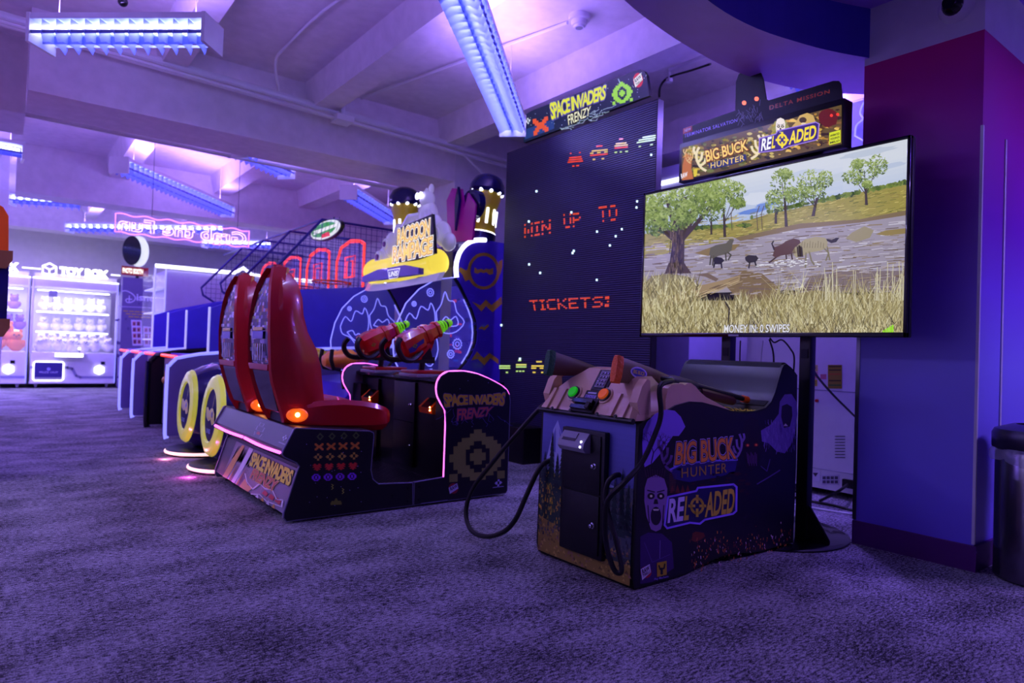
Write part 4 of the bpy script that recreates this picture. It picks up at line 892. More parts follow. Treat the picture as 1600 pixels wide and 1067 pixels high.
q.build('rear_band', si)
q = MB()
for u0, u1 in ((.03, .49), (.53, .985)):
    q.tube([R1(u, -.19-.05*math.sin(PI*(u-u0)/(u1-u0)), 3) for u in [u0+(u1-u0)*i/8 for i in range(9)]], .009, 'pink_led', 8)
q.build('light_strip', si)
q = MB(); R2 = rq((1.352, .30), (1.278, .02), (-.97, 0, -.2))
def slope(u, v, k=1):
    x = 1.352-(.30-(.30*v+.055*(1-v)))*.30; z = .30*v+.055*(1-v); return Vector((x+.010-.001*k, YF-.018+(YN+.036-YF)*u, z))
R2 = slope
q.face([R2(0, 0, 0), R2(1, 0, 0), R2(1, 1, 0), R2(0, 1, 0)], 'print', rgb(138, 134, 150)); art(q, R2, [(0, 0), (.13, 0), (.16, 1), (0, 1)], rgb(50, 48, 60), k=1)
random.seed(12)
for k_, c in ((2, rgb(225, 220, 240)), (3, rgb(214, 164, 50))):
    for i in range(9):
        u = .12+i*.032+(.0 if k_ == 2 else .02); art(q, R2, [(u, 0), (u+.018, 0), (u+.10, .95), (u+.085, .6), (u+.06, .5)], c if i % 2 else (rgb(40, 36, 46)), k=k_)
art(q, R2, [(.17, .3), (.22, .7), (.27, .98), (.31, .98), (.27, .6), (.24, .2), (.2, .0), (.14, .0)], rgb(214, 164, 50), k=4)
art(q, R2, [(.30, .0), (.34, .0), (.40, .5), (.44, 1), (.38, 1), (.33, .4)], rgb(230, 226, 245), k=4)
art(q, R2, [(.42, 0), (.55, 0), (.6, .16), (.52, .14), (.46, .25)], rgb(214, 164, 50), k=4)
line(q, R2, [(.44, .36), (.5, .2), (.6, .12), (.66, .32), (.74, .28), (.82, .34), (.9, .2), (.96, .26), (.97, .12), (.8, .05), (.7, .1), (.6, .0)], .018, rgb(235, 232, 245), k=5)
for u in (.72, .8, .88): art(q, R2, [(u, .15), (u+.06, .13), (u+.07, .22), (u+.02, .25)], rgb(200, 60, 50), k=5)
for i in range(4): art(q, R2, [(.66+i*.07, 0), (.70+i*.07, 0), (.68+i*.07, .1)], rgb(214, 164, 50) if i % 2 else rgb(225, 225, 240), k=5)
for i in range(14):
    u, v = random.uniform(.45, .95), random.uniform(.25, .9); P = [(u, v)]
    for j in range(4): u += random.uniform(-.03, .03); v -= random.uniform(.02, .1); P.append((u, v))
    line(q, R2, P, .004, rgb(170, 165, 200), k=4)
for o_, c, k in ((.08, rgb(60, 50, 70), 6), (.05, rgb(245, 240, 40), 7)):
    text(q, 'SPACE INVADERS', lambda u, v, k=1: R2(.46+u*.52, .60+v*.33, k), c, k=k, off=o_, ref=.02, space=.85)
for o_, c, k in ((.07, rgb(226, 190, 70), 6), (.01, rgb(205, 90, 70), 7)):
    text(q, 'FRENZY', lambda u, v, k=1: R2(.52+u*.34, .33+v*.24, k), c, k=k, off=o_, ref=.02, shear=.2)
q.build('rear_picture', si)
# step plate
q = MB(); q.box(1.80, 2.50, YN+.018, YF-.018, .02, .10, 'black')
mat('tread', rgb(90, 86, 100), .3, metal=.8)
for i in range(22):
    for j in range(44):
        x, y = 1.83+i*.03, YN+.04+j*.033; s_ = 1 if (i+j) % 2 else -1
        q.mesh([(x-.009, y-.004*s_, .1005), (x+.002, y-.006*s_, .103), (x+.009, y+.004*s_, .1005), (x-.002, y+.006*s_, .103)], [(0, 1, 2, 3)], 'tread')
q.build('step_plate', si)
# console cabinet
q = MB(); q.box(2.42, 2.80, YN+.018, YF-.018, .10, .78, 'black'); q.box(2.34, 2.44, YN+.018, 3.86, .1, .70, 'black'); q.box(2.34, 2.44, 5.04, YF-.018, .1, .70, 'black'); q.prism([(2.36, .78), (2.36, .80), (2.42, .82), (2.8, .79), (2.8, .76), (2.40, .76)], 'y', YN+.018, YF-.018, 'black_gloss'); q.build('console_cabinet', si)
q = MB(); q.cbox(2.402, 2.422, 4.26, 4.58, .14, .755, 'black', .004); q.box(2.398, 2.404, 4.27, 4.57, .46, .465, 'black_gloss'); dr = q.build('coin_door', si)
for z in (.29, .59): q = MB(); q.lathe([(.012, 0), (.012, .006), (.008, .009), (.007, .018), (0, .02)], (2.402, 4.31, z), (-1, 0, 0), 'chrome', 12); q.build('lock', dr)
q = MB(); q.box(2.414, 2.418, 4.40, 4.46, .68, .735, 'gold_paint'); q.build('badge', dr)
for y in (4.0, 4.95):
    q = MB(); q.box(2.40, 2.424, y-.1, y+.1, .14, .75, 'black'); q.build('access_panel', si)
for y in (3.99, 4.92):                                    # card readers
    q = MB(); q.prism([(2.40, .555), (2.34, .56), (2.33, .60), (2.40, .66)], 'y', y-.085, y+.085, 'orange'); q.prism([(2.326, .602), (2.392, .66), (2.396, .664), (2.33, .606)], 'y', y-.065, y+.045, 'black_gloss'); rd = q.build('card_reader', si)
    for z in (.585, .605): q = MB(); q.lathe([(.006, 0), (.006, .004), (0, .005)], (2.331, y-.07, z), (-1, 0, 0), 'warm_bulb', 8); q.build('status_light', rd)
# blasters
def blaster(y, label_):
    q = MB(); q.cbox(2.26, 2.56, y-.13, y+.13, .805, .828, 'grey_plastic', .004); q.cbox(2.27, 2.54, y-.12, y+.12, .828, .852, 'red_plastic', .006); b0 = q.build('blaster_base', si)
    q = MB(); q.tube([(2.37, y, .85), (2.375, y, .92)], .022, 'black', 12); q.box(2.30, 2.46, y-.03, y+.03, .90, .945, 'black'); q.build('swivel', b0)
    ax = Vector((.80, 0, .50)).normalized() if 1 else 0; ax = Vector((.865, 0, .42)).normalized(); o = Vector((2.19, y, 1.005)); w = Vector((-ax.z, 0, ax.x)); sY = Vector((0, 1, 0))
    q = MB()
    def sec(t, hw, h0, h1): hw, h0, h1 = hw*1.2, h0*1.2, h1*1.2; return [o+ax*t+sY*a*hw+w*z for a, z in ((-.6, h0), (-1, h0*.6), (-1, h1*.5), (-.55, h1), (.55, h1), (1, h1*.5), (1, h0*.6), (.6, h0))]
    q.loft([sec(0, .045, -.05, .045), sec(.015, .062, -.075, .06), sec(.10, .066, -.085, .066), sec(.17, .06, -.075, .062), sec(.175, .052, -.06, .055), sec(.20, .052, -.06, .055), sec(.205, .058, -.065, .06), sec(.24, .058, -.064, .06), sec(.245, .045, -.05, .048), sec(.30, .04, -.045, .042), sec(.31, .046, -.05, .047), sec(.33, .046, -.05, .047)], 'red_gun')
    q.loft([sec(.05, .05, -.10, -.06), sec(.10, .052, -.115, -.06), sec(.2, .045, -.10, -.05), (sec(.24, .04, -.07, -.04))], 'red_gun')
    Bl = lambda x, z, k=1: o+ax*x+w*z-sY*(.0805+.0005*k)
    if y < 4.4: art(q, Bl, [(.02, -.02), (.16, .0), (.15, -.03), (.10, -.035), (.06, -.055), (.02, -.05)], rgb(50, 24, 120), 'print_gloss', 1); 
    pixels(q, lambda u, v, k=1: Bl(.055+u*.04, -.035+v*.03, k), ORN['c'], rgb(150, 140, 50), 'print_gloss', k=3)
    q.build('blaster_body', b0)
    q = MB(); q.lathe([(.036, .32), (.03, .34), (.026, .42)], o, ax, 'black', 16); q.build('nozzle_core', b0)
    for t, r_ in ((.345, .052), (.37, .045), (.395, .038)):
        q = MB(); q.lathe([(r_-.012, t-.004), (r_, t-.003), (r_, t+.004), (r_-.012, t+.005)], o, ax, 'lime', 20); q.build('nozzle_ring', b0)
    q = MB(); q.ball(o+ax*.435, .03, 'lime'); q.build('nozzle_tip', b0)
    for s in (-1, 1):
        q = MB(); P = [o+ax*a+w*b_+sY*(s*c_) for a, b_, c_ in ((.12, -.085, .05), (.02, -.10, .085), (-.055, -.06, .115), (-.075, .0, .125), (-.06, .05, .115), (-.02, .075, .10))]
        q.tube(smooth_pts(P, 4), [.02]*4+[.02]*17, 'black', 8); q.build('handgrip', b0)
    q = MB(); q.loft([[o+ax*a+sY*b_+w*(-.07) for a, b_ in ((.02, -.05), (.2, -.05), (.2, .05), (.02, .05))], [Vector((2.30, y-.035, .93)), Vector((2.44, y-.035, .93)), Vector((2.44, y+.035, .93)), Vector((2.30, y+.035, .93))]], 'black'); q.build('cradle', b0)
blaster(4.12, ''); blaster(4.76, '')
# ---------------------------------------------------------------- two moulded seats
def seat(yc):
    def ring(z, xr, xf, wr, wf, n=6):                     # plan section: narrow open rear, wide shoulders, front
        return [Vector((xr, yc-wr, z)), Vector((xr+(xf-xr)*.25, yc-wf, z)), Vector((xr+(xf-xr)*.62, yc-wf*1.0, z)), Vector((xf, yc-wf*.80, z)), Vector((xf-.035, yc-wf*.45, z)), Vector((xf-.035, yc+wf*.45, z)), Vector((xf, yc+wf*.80, z)), Vector((xr+(xf-xr)*.62, yc+wf, z)), Vector((xr+(xf-xr)*.25, yc+wf, z)), Vector((xr, yc+wr, z)), Vector((xr+.012, yc+wr*.6, z)), Vector((xr+.012, yc-wr*.6, z))]
    s_ = thing_part = MB()
    R_ = [(.535, 1.372, 1.60, .15, .19), (.60, 1.34, 1.59, .20, .24), (.66, 1.318, 1.575, .205, .25), (.78, 1.28, 1.56, .20, .245), (.86, 1.262, 1.548, .215, .25), (.97, 1.255, 1.52, .215, .245), (1.08, 1.25, 1.46, .21, .24), (1.18, 1.252, 1.435, .195, .225), (1.28, 1.258, 1.43, .165, .205), (1.36, 1.27, 1.415, .13, .165), (1.42, 1.288, 1.385, .095, .12), (1.465, 1.305, 1.355, .055, .07), (1.485, 1.32, 1.34, .02, .03)]
    q = MB(); q.loft([ring(*r) for r in R_], 'red_plastic')
    # swept rear frame on both sides
    for s in (-1, 1):
        def fr(z, x, w): return [Vector((x-.028, yc+s*w, z)), Vector((x-.02, yc+s*(w+.022), z)), Vector((x+.05, yc+s*(w+.042), z)), Vector((x+.075, yc+s*(w+.01), z)), Vector((x+.03, yc+s*(w-.015), z))]
        q.loft([fr(z, xr, w*.92) for z, xr, xf, w, wf in R_[:12]], 'red_plastic')
    o = q.build('seat_back', si)
    # mosaic mirror in the window of the shell
    q = MB(); win = [(.865, 1.25, .16), (.93, 1.24, .185), (1.05, 1.232, .185), (1.15, 1.234, .165), (1.25, 1.243, .13), (1.34, 1.257, .085), (1.40, 1.272, .045)]
    random.seed(int(yc*10)); NW = 9; rows = []
    fine = []
    for a, b_ in zip(win, win[1:]):
        for j in range(5): t = j/5; fine.append(tuple(a[i]*(1-t)+b_[i]*t for i in range(3)))
    fine.append(win[-1])
    for (z0, x0, w0), (z1, x1, w1) in zip(fine, fine[1:]):
        for i in range(NW):
            u0, u1 = -1+2*i/NW, -1+2*(i+1)/NW
            c = random.choice([rgb(40, 30, 70), rgb(20, 16, 40), rgb(150, 140, 190), rgb(220, 215, 235), rgb(190, 110, 50), rgb(70, 60, 130), rgb(60, 20, 30), rgb(24, 20, 44), rgb(150, 160, 60), rgb(30, 40, 90)])
            q.face([(x0, yc+u1*w0, z0), (x0, yc+u0*w0, z0), (x1, yc+u0*w1, z1), (x1, yc+u1*w1, z1)], 'mirror_print', c)
    for i in range(5):                                    # rows of lettering-like bars and the shield mark
        q.box(1.226, 1.229, yc-.10+i*.045, yc-.09+i*.045, .90, 1.0, 'print_gloss', rgb(215, 215, 235))
    q.box(1.224, 1.227, yc-.1, yc+.1, 1.03, 1.075, 'print_gloss', rgb(50, 60, 190)); q.box(1.224, 1.227, yc-.09, yc+.09, 1.08, 1.10, 'print_gloss', rgb(225, 190, 50))
    q.build('rear_panel', o)
    q = MB(); q.loft([[Vector((x-.016, yc-w, z)), Vector((x-.016, yc+w, z)), Vector((x+.02, yc+w, z)), Vector((x+.02, yc-w, z))] for z, x, w in ((.60, 1.34, .12), (.68, 1.312, .135), (.78, 1.28, .15), (.84, 1.266, .16))], 'black_gloss'); q.build('lumbar_recess', o)
    q = MB(); q.loft([[Vector((x-.03, yc-w, z)), Vector((x-.03, yc+w, z)), Vector((x+.03, yc+w, z)), Vector((x+.03, yc-w, z))] for z, x, w in ((.845, 1.266, .17), (.865, 1.262, .185), (.88, 1.26, .185))], 'red_plastic'); q.build('crossbar', o)
    # seat pan
    q = MB(); secs = []
    for x, w, z0, z1, dip in ((1.38, .22, .50, .60, 0), (1.45, .26, .49, .66, .01), (1.55, .265, .485, .672, .02), (1.68, .265, .48, .675, .025), (1.80, .265, .475, .665, .025), (1.90, .262, .472, .645, .015), (1.97, .255, .475, .62, .0), (2.005, .235, .49, .60, .0), (2.02, .20, .52, .575, .0)):
        secs.append([Vector((x, yc+a*w, z)) for a, z in ((-.78, z0), (-.97, z0+.04), (-1, z1-.03), (-.93, z1), (-.6, z1-dip*.6), (0, z1-dip), (.6, z1-dip*.6), (.93, z1), (1, z1-.03), (.97, z0+.04), (.78, z0))])
    q.loft(secs, 'red_plastic', cap=True); q.build('seat_pan', si)
    q = MB(); q.loft([[Vector((x, yc+a*w, z)) for a, z in ((-1, .51), (-1, .585), (1, .585), (1, .51))] for x, w in ((1.36, .13), (1.60, .13))], 'black'); q.build('seat_mount', si)
    for s in (-1, 1):                                     # orange side lamps
        q = MB(); q.lathe([(.05, -.012), (.048, .010), (.04, .018), (0, .022)], (1.40, yc+s*.235, .588), (-.35, s*1, .1), 'orange_lamp', 22, sx=1.25, sy=.85); lp = q.build('lamp_cover', si)
        q = MB(); q.ball((1.392, yc+s*.262, .592), .014, 'warm_bulb'); q.build('bulb', lp)
mat('mirror_print', vcol=True, rough=.12, metal=.55, var=.02)
seat(4.10); seat(4.80)
for x, y in ((1.36, 3.8), (1.36, 5.1), (2.02, 3.8), (2.5, 3.78), (2.8, 3.8), (2.8, 5.1)):
    q = MB(); q.lathe([(.028, 0), (.028, .008), (.01, .012), (.01, .05)], (x, y, 0), (0, 0, 1), 'dark_metal', 12); q.build('foot', si)

# ---------------------------------------------------------------- LED wall of the game
led = thing('led_screen_tower', 'tall dark LED screen tower reading WIN UP TO TICKETS', 'screen', (4.1, 4.35, 0))
LX = 3.95; a = onX(792, 240, LX); b_ = onX(1028, 152, LX); LY0, LY1, LZ0, LZ1 = b_.y, a.y, .32, (a.z+b_.z)/2
mat('led_face', rgb(62, 56, 96), .5); mat('led_louvre', rgb(34, 30, 60), .5)
q = MB(); q.box(LX+.004, LX+.07, LY0, LY1, LZ0, LZ1, 'black'); q.build('cabinet', led)
q = MB(); q.face([(LX, LY1-.004, LZ0), (LX, LY0+.004, LZ0), (LX, LY0+.004, LZ1-.004), (LX, LY1-.004, LZ1-.004)], 'led_face')
nb = 150
for i in range(nb):                                       # louvre ridges between LED rows
    z = LZ0+(i+.5)*(LZ1-LZ0)/nb; h_ = (LZ1-LZ0)/nb*.22
    q.mesh([(LX, LY1-.004, z-h_), (LX, LY0+.004, z-h_), (LX-.004, LY0+.004, z+h_), (LX-.004, LY1-.004, z+h_)], [(0, 1, 2, 3)], 'led_louvre')
FL = crop_map(780, 90, 586/280, 'x', LX-.0045, (-1, 0, 0), .0006)
FONT = {'W': ["#...#", "#...#", "#...#", "#.#.#", "#.#.#", "##.##", "#...#"], 'I': ["###", ".#.", ".#.", ".#.", ".#.", ".#.", "###"], 'N': ["#...#", "##..#", "##..#", "#.#.#", "#..##", "#..##", "#...#"], 'U': ["#...#"]*6+[".###."], 'P': ["####.", "#...#", "#...#", "####.", "#....", "#....", "#...."], 'T': ["#####", "..#..", "..#..", "..#..", "..#..", "..#..", "..#.."], 'O': [".###.", "#...#", "#...#", "#...#", "#...#", "#...#", ".###."], 'C': [".####", "#....", "#....", "#....", "#....", "#....", ".####"], 'K': ["#...#", "#..#.", "#.#..", "##...", "#.#..", "#..#.", "#...#"], 'E': ["#####", "#....", "#....", "####.", "#....", "#....", "#####"], 'S': [".####", "#....", "#....", ".###.", "....#", "....#", "####."], '!': ["##", "##", "##", ".#", "..", "##", "##"], ' ': ["..."]*7}
def word(s): return ["".join(FONT[c][r]+"." for c in s) for r in range(7)]
ORG_ = rgb(255, 84, 30)
def ledtext(s, tl, tr, br, bl, skip, c=ORG_):
    rows = word(s); Q = tq(FL, tl, tr, br, bl); H = len(rows); Wd = len(rows[0])
    for j, r in enumerate(rows):
        if j in skip: continue
        for i, ch in enumerate(r):
            if ch == '#':
                for h_ in (0, .5):
                    t, d = 1-(j+h_)/H, 1-(j+h_+.32)/H; q.face([Q(i/Wd, d), Q((i+.92)/Wd, d), Q((i+.92)/Wd, t), Q(i/Wd, t)], 'glow', c)
ledtext('WIN', (82, 545), (175, 528), (175, 575), (82, 590), (1, 5)); ledtext('UP', (210, 512), (272, 506), (272, 552), (212, 560), (1, 5)); ledtext('TO', (325, 488), (392, 480), (392, 532), (328, 540), (1, 5))
ledtext('TICKETS!', (98, 794), (368, 780), (366, 815), (104, 828), (2,))
def bars(x, y, w, rows, cs, dy=7, sl=-.09):
    for j, r in enumerate(rows):
        for a_, b2 in r:
            P = [(x+a_*w, y+j*dy+sl*a_*w), (x+b2*w, y+j*dy+sl*b2*w), (x+b2*w, y+j*dy+4.5+sl*b2*w), (x+a_*w, y+j*dy+4.5+sl*a_*w)]; art(q, FL, P, cs[min(j, len(cs)-1)], 'glow', 1)
R, YL, GL = rgb(235, 70, 40), rgb(225, 190, 90), rgb(190, 225, 130)
bars(224, 312, 50, [[(.15, .25), (.75, .85)], [], [(.1, .9)], [(.05, .95)], [(0, 1)], [], [(.3, .45), (.55, .75)]], [R])
bars(297, 290, 58, [[(.35, .7)], [], [(.1, 1)], [(.0, .2), (.4, .6), (.8, 1)], [(0, 1)], [], [(.15, .3), (.65, .8)], []], [R, R, YL, YL, R, YL, YL])
bars(377, 266, 44, [[(.35, .65)], [], [(.1, .9)], [(0, 1)], [(0, 1)], [], [(0, .2), (.4, .55), (.8, 1)], []], [R, R, YL, YL, R, GL])
bars(450, 262, 62, [[(.3, 1)], [(.1, 1)], [(0, .95)], [], [(.1, .22), (.7, .85)]], [GL], 7, -.16)
bars(0, 1006, 36, [[(0, 1)], [(0, 1)], [], [(.6, .8)]], [GL], 7, 0)
bars(55, 988, 34, [[(.2, .5)], [], [(0, 1)], [(0, 1)], [], [(0, .2), (.3, .5), (.6, .8)]], [GL, GL, rgb(225, 225, 110), GL], 7, 0)
bars(105, 992, 46, [[(.35, .75)], [], [(0, 1)], [(0, .35), (.6, 1)], [], [(.1, .3), (.7, .9)]], [rgb(235, 205, 80)], 7, 0)
bars(180, 1036, 30, [[(0, .4), (.55, .95)]], [R], 7, 0)
for x, y in ((122, 437), (97, 536), (236, 506), (320, 569), (381, 584), (401, 561), (362, 614), (240, 639), (244, 632), (98, 676), (134, 704), (319, 727), (497, 318), (451, 470), (449, 490), (7, 875), (445, 1003), (68, 985)):
    art(q, FL, rect(x-3, y-3.5, x+3, y+3.5), rgb(190, 220, 245), 'glow2', 1)
q.build('led_panel', led)
for y0, y1 in ((4.62, LY1-.1), (LY0+.1, 3.75)):
    q = MB(); q.cbox(3.72, 4.15, y0, y1, 0, LZ0, 'black', .004); q.build('leg', led)
q = MB(); q.box(4.08, 4.16, LY0+.1, LY1-.1, .1, .9, 'black'); q.build('rear_brace', led)
# marquee
sm_ = thing('lit_marquee', 'backlit space invaders frenzy marquee with rounded top on the LED tower', 'sign', (LX, 4.3, LZ1))
F6 = crop_map(780, 90, 586/280, 'x', LX-.021, (-1, 0, 0), .0008)
mp = [(80, 278), (77, 200), (86, 186), (110, 172), (300, 100), (440, 44), (462, 38), (474, 44), (482, 58), (491, 124), (300, 196)]
q = MB(); P = [F6(x, y, 0) for x, y in mp[:-1]]; pz = [(p.y, max(p.z, LZ1+.002)) for p in P]; q.prism(pz, 'x', LX-.02, LX+.01, 'black'); q.build('sign_body', sm_)
q = MB(); G = 'glow'
art(q, F6, [(x, y) for x, y in mp[:-1]], rgb(18, 30, 62), G, 1)
for i in range(60):
    x = random.uniform(85, 485); t = random.random(); yt = 186-(x-86)*.375; yb = 272-(x-80)*.36; y = yt+6+(yb-yt-10)*t; art(q, F6, blob(x, y, 1.2, 1.2, 6), rgb(190, 210, 240), G, 2)
art(q, F6, [(84, 236), (180, 200), (180, 232), (84, 268)], rgb(30, 60, 130), G, 2)
line(q, F6, [(300, 110), (312, 140)], 2.5, rgb(160, 190, 230), G, 2); line(q, F6, [(215, 180), (240, 200)], 2, rgb(120, 150, 200), G, 2); line(q, F6, [(390, 70), (400, 95)], 2.5, rgb(160, 190, 230), G, 2)
random.seed(6)
for i in range(20):
    x, y = random.uniform(185, 350), 0; y = 232-(x-185)*.33+random.uniform(-12, 12); P = [(x, y)]
    for j in range(4): x += random.uniform(-4, 16); y += random.uniform(-9, 5); P.append((x, y))
    line(q, F6, P, 1.6, rgb(150, 170, 200), G, 3)
W_ = lambda u, v: (u, v+(v-.5)*.2*abs(u-.5)*2)
for o_, c, k in ((.09, rgb(90, 80, 160), 4), (.03, rgb(225, 228, 40), 6)):
    text(q, 'SPACE INVADERS', tq(F6, (166, 154), (352, 92), (348, 132), (172, 200)), c, G, k, off=o_, ref=.02, space=.84, warp=W_)
for o_, c, k in ((.09, rgb(40, 34, 20), 5), (.01, rgb(240, 240, 200), 6)):
    text(q, 'FRENZY', tq(F6, (222, 190), (302, 158), (300, 188), (228, 222)), c, G, k, off=o_, ref=.02, shear=.15)
pixels(q, tq(F6, (110, 202), (160, 192), (162, 240), (114, 256)), ORN['b'], rgb(225, 84, 40), G, 4)
pixels(q, tq(F6, (366, 84), (436, 74), (438, 142), (372, 156)), BIG, rgb(150, 215, 50), G, 4)
pixels(q, tq(F6, (86, 200), (102, 195), (104, 214), (88, 220)), ORN['c'], rgb(220, 225, 240), G, 4)
art(q, F6, blob(455, 74, 16, 24, 16), rgb(190, 40, 40), G, 3); art(q, F6, [(440, 72), (464, 50), (470, 74), (446, 98)], rgb(235, 235, 240), G, 4)
text(q, 'RAW', tq(F6, (443, 72), (463, 55), (466, 66), (446, 84)), rgb(30, 20, 40), G, 5, off=.03); text(q, 'THRILLS', tq(F6, (447, 86), (466, 70), (468, 77), (449, 94)), rgb(30, 20, 40), G, 5, off=.02)
q.build('sign_face', sm_)
# cable spill behind the tower
wire([(4.4, 4.5, .004), (4.32, 4.4, .03), (4.25, 4.3, .05), (4.3, 4.2, .02), (4.45, 4.15, .02)], .02, 'white_metal', 'white cable bundle on the floor under the LED tower')

# ================================================================ RACCOON RAMPAGE
rr = thing('themed_shooting_game', 'purple raccoon rampage game with clear round side wings and lit marquee', 'arcade game', (3.4, 6.22, 0))
RN, RF = 5.50, 6.95
side = [(4.35, .02), (4.35, 2.11), (3.83, 2.115), (3.74, 2.105), (3.66, 2.08), (3.59, 2.035), (3.53, 1.96), (3.50, 1.88), (3.49, 1.80), (3.50, 1.71), (3.57, 1.62), (3.65, 1.50), (3.71, 1.40), (3.755, 1.30), (3.77, 1.18), (3.765, 1.08), (3.72, .97), (3.65, .87), (3.55, .77), (3.42, .70), (3.30, .66), (3.3, .02)]
FB = crop_map(490, 400, 4.852, 'y', RN-.0, (0, -1, 0)); FC = crop_map(480, 270, 2.884, 'y', RN, (0, -1, 0))
for y, s in ((RN, -1), (RF, 1)):
    q = MB(); q.prism(side, 'y', y-.03, y+.03, 'purple_laminate')
    if s < 0:
        f_ = crop_map(480, 270, 2.884, 'y', RN-.03, (0, -1, 0))
        line(q, f_, poly2(795, 443, 66, 76, 28), 14, rgb(196, 150, 50), k=1, closed=True)
        art(q, f_, [(752, 450), (754, 425), (768, 437), (785, 432), (795, 438), (806, 432), (822, 436), (838, 428), (838, 455), (822, 460), (806, 448), (795, 452), (782, 447), (768, 455)], rgb(196, 150, 50), k=1)
        for P in ([(682, 440), (690, 425), (715, 440), (728, 430), (732, 480), (712, 490), (700, 460)], [(742, 580), (760, 588), (780, 598), (805, 572), (830, 596), (875, 558), (878, 590), (835, 628), (805, 600), (785, 625)], [(738, 845), (765, 805), (795, 835), (822, 812), (862, 840), (862, 862), (825, 835), (798, 868), (768, 838)], [(768, 705), (785, 690), (795, 697), (815, 682), (820, 690), (798, 710), (785, 702)], [(864, 400), (880, 390), (880, 420), (870, 460), (862, 440)]):
            art(q, f_, P, rgb(196, 150, 50), k=1)
        random.seed(14)
        for i in range(26):
            x, yy = random.uniform(700, 860), random.uniform(480, 880); P = [(x, yy)]
            for j in range(3): x += random.uniform(-20, 20); yy += random.uniform(-14, 14); P.append((x, yy))
            line(q, f_, P, 2, rgb(80, 60, 200), k=1)
    q.build('side_panel', rr)
    q = MB(); arc = [(x, y+s*.03, z) for x, z in side[2:10]]; q.tube(smooth_pts(arc, 4), .022, 'white_led', 8); q.build('light_arc', rr)
    # dark rim and clear wing with edge-lit line drawing
    cx_, cz_ = 3.28, 1.20; wing = [(3.50, 1.71)]+[(x, z) for x, z in side[10:19]]+[(3.30, .665), (3.10, .67), (2.95, .76), (2.865, .90), (2.85, 1.06), (2.89, 1.25), (2.97, 1.42), (3.10, 1.56), (3.28, 1.67)]
    q = MB(); q.tube([(x, y, z) for x, z in side[9:20]], .022, 'black', 8); q.build('wing_rim', rr)
    q = MB(); q.prism([(w_[0], w_[1]) for w_ in wing], 'y', y-.005, y+.005, 'clear_blue'); wg = q.build('clear_wing', rr)
    q = MB(); q.tube([(x, y-.008, z) for x, z in wing[10:]+wing[:1]], .006, 'lav_led', 6); q.tube([(x-.045, y-.008, z) for x, z in side[11:18]], .006, 'lav_led', 6); q.build('edge_light', wg)
    q = MB(); yy = y-.008
    def ln(P, k=.004): q.tube(smooth_pts([(cx_+a*.9, yy, cz_+b_) for a, b_ in P], 3), k, 'lav_led', 5)
    # generic leaf-like outlines and cog wheels
    ln([(-.36, .02), (-.30, .13), (-.22, .08), (-.17, .20), (-.08, .17), (-.05, .24), (-.0, .16), (.01, .02), (-.05, -.12), (-.12, -.2), (-.22, -.1), (-.33, -.06), (-.36, .02)])
    ln([(-.27, -.04), (-.2, -.02), (-.16, -.07), (-.11, -.05), (-.08, -.14), (-.18, -.12), (-.27, -.04)])
    ln([(.02, .16), (.08, .24), (.12, .36), (.17, .28), (.24, .27), (.28, .17), (.38, .08), (.28, -.02), (.14, -.04), (.05, .02), (.02, .16)])
    ln([(.08, .05), (.14, .12), (.2, .09), (.27, .13), (.3, .05), (.2, .03), (.08, .05)])
    ln([(.0, .0), (.06, -.2), (-.02, -.36), (-.12, -.3), (-.05, -.22)]); 
    for gx, gz, gr in ((-.06, .34, .04), (-.25, .22, .025), (.30, -.14, .055), (.22, -.24, .042), (-.02, -.42, .035)):
        P = []
        for i in range(24): r_ = gr*(1.0 if i % 2 else .78); a = i*PI/12; P.append((cx_+gx*.9+math.cos(a)*r_, yy, cz_+gz+math.sin(a)*r_))
        q.tube(P, .0035, 'lav_led', 5, closed=True); q.tube([(cx_+gx*.9+math.cos(i*PI/5)*gr*.4, yy, cz_+gz+math.sin(i*PI/5)*gr*.4) for i in range(10)], .003, 'lav_led', 5, closed=True)
    q.build('wing_drawing', wg)
q = MB(); q.box(4.22, 4.34, RN+.03, RF-.03, .02, 2.0, 'purple_laminate'); q.box(3.55, 4.3, RN+.03, RF-.03, 1.98, 2.05, 'navy_plastic'); q.build('cabinet_back', rr)
q = MB(); q.face([(4.215, RF-.05, .8), (4.215, RN+.05, .8), (4.215, RN+.05, 1.75), (4.215, RF-.05, 1.75)], 'glow', rgb(44, 30, 150))
random.seed(31)
for i in range(70):
    y, z = random.uniform(RN+.1, RF-.1), random.uniform(.85, 1.7); w, h = random.uniform(.01, .12), random.uniform(.01, .04)
    q.face([(4.214-.0001*i/70, y+w, z), (4.214-.0001*i/70, y, z), (4.214-.0001*i/70, y, z+h), (4.214-.0001*i/70, y+w, z+h)], 'glow', random.choice([rgb(70, 50, 190), rgb(150, 30, 120), rgb(30, 60, 200), rgb(200, 60, 80), rgb(20, 16, 90)]))
q.build('game_screen', rr)
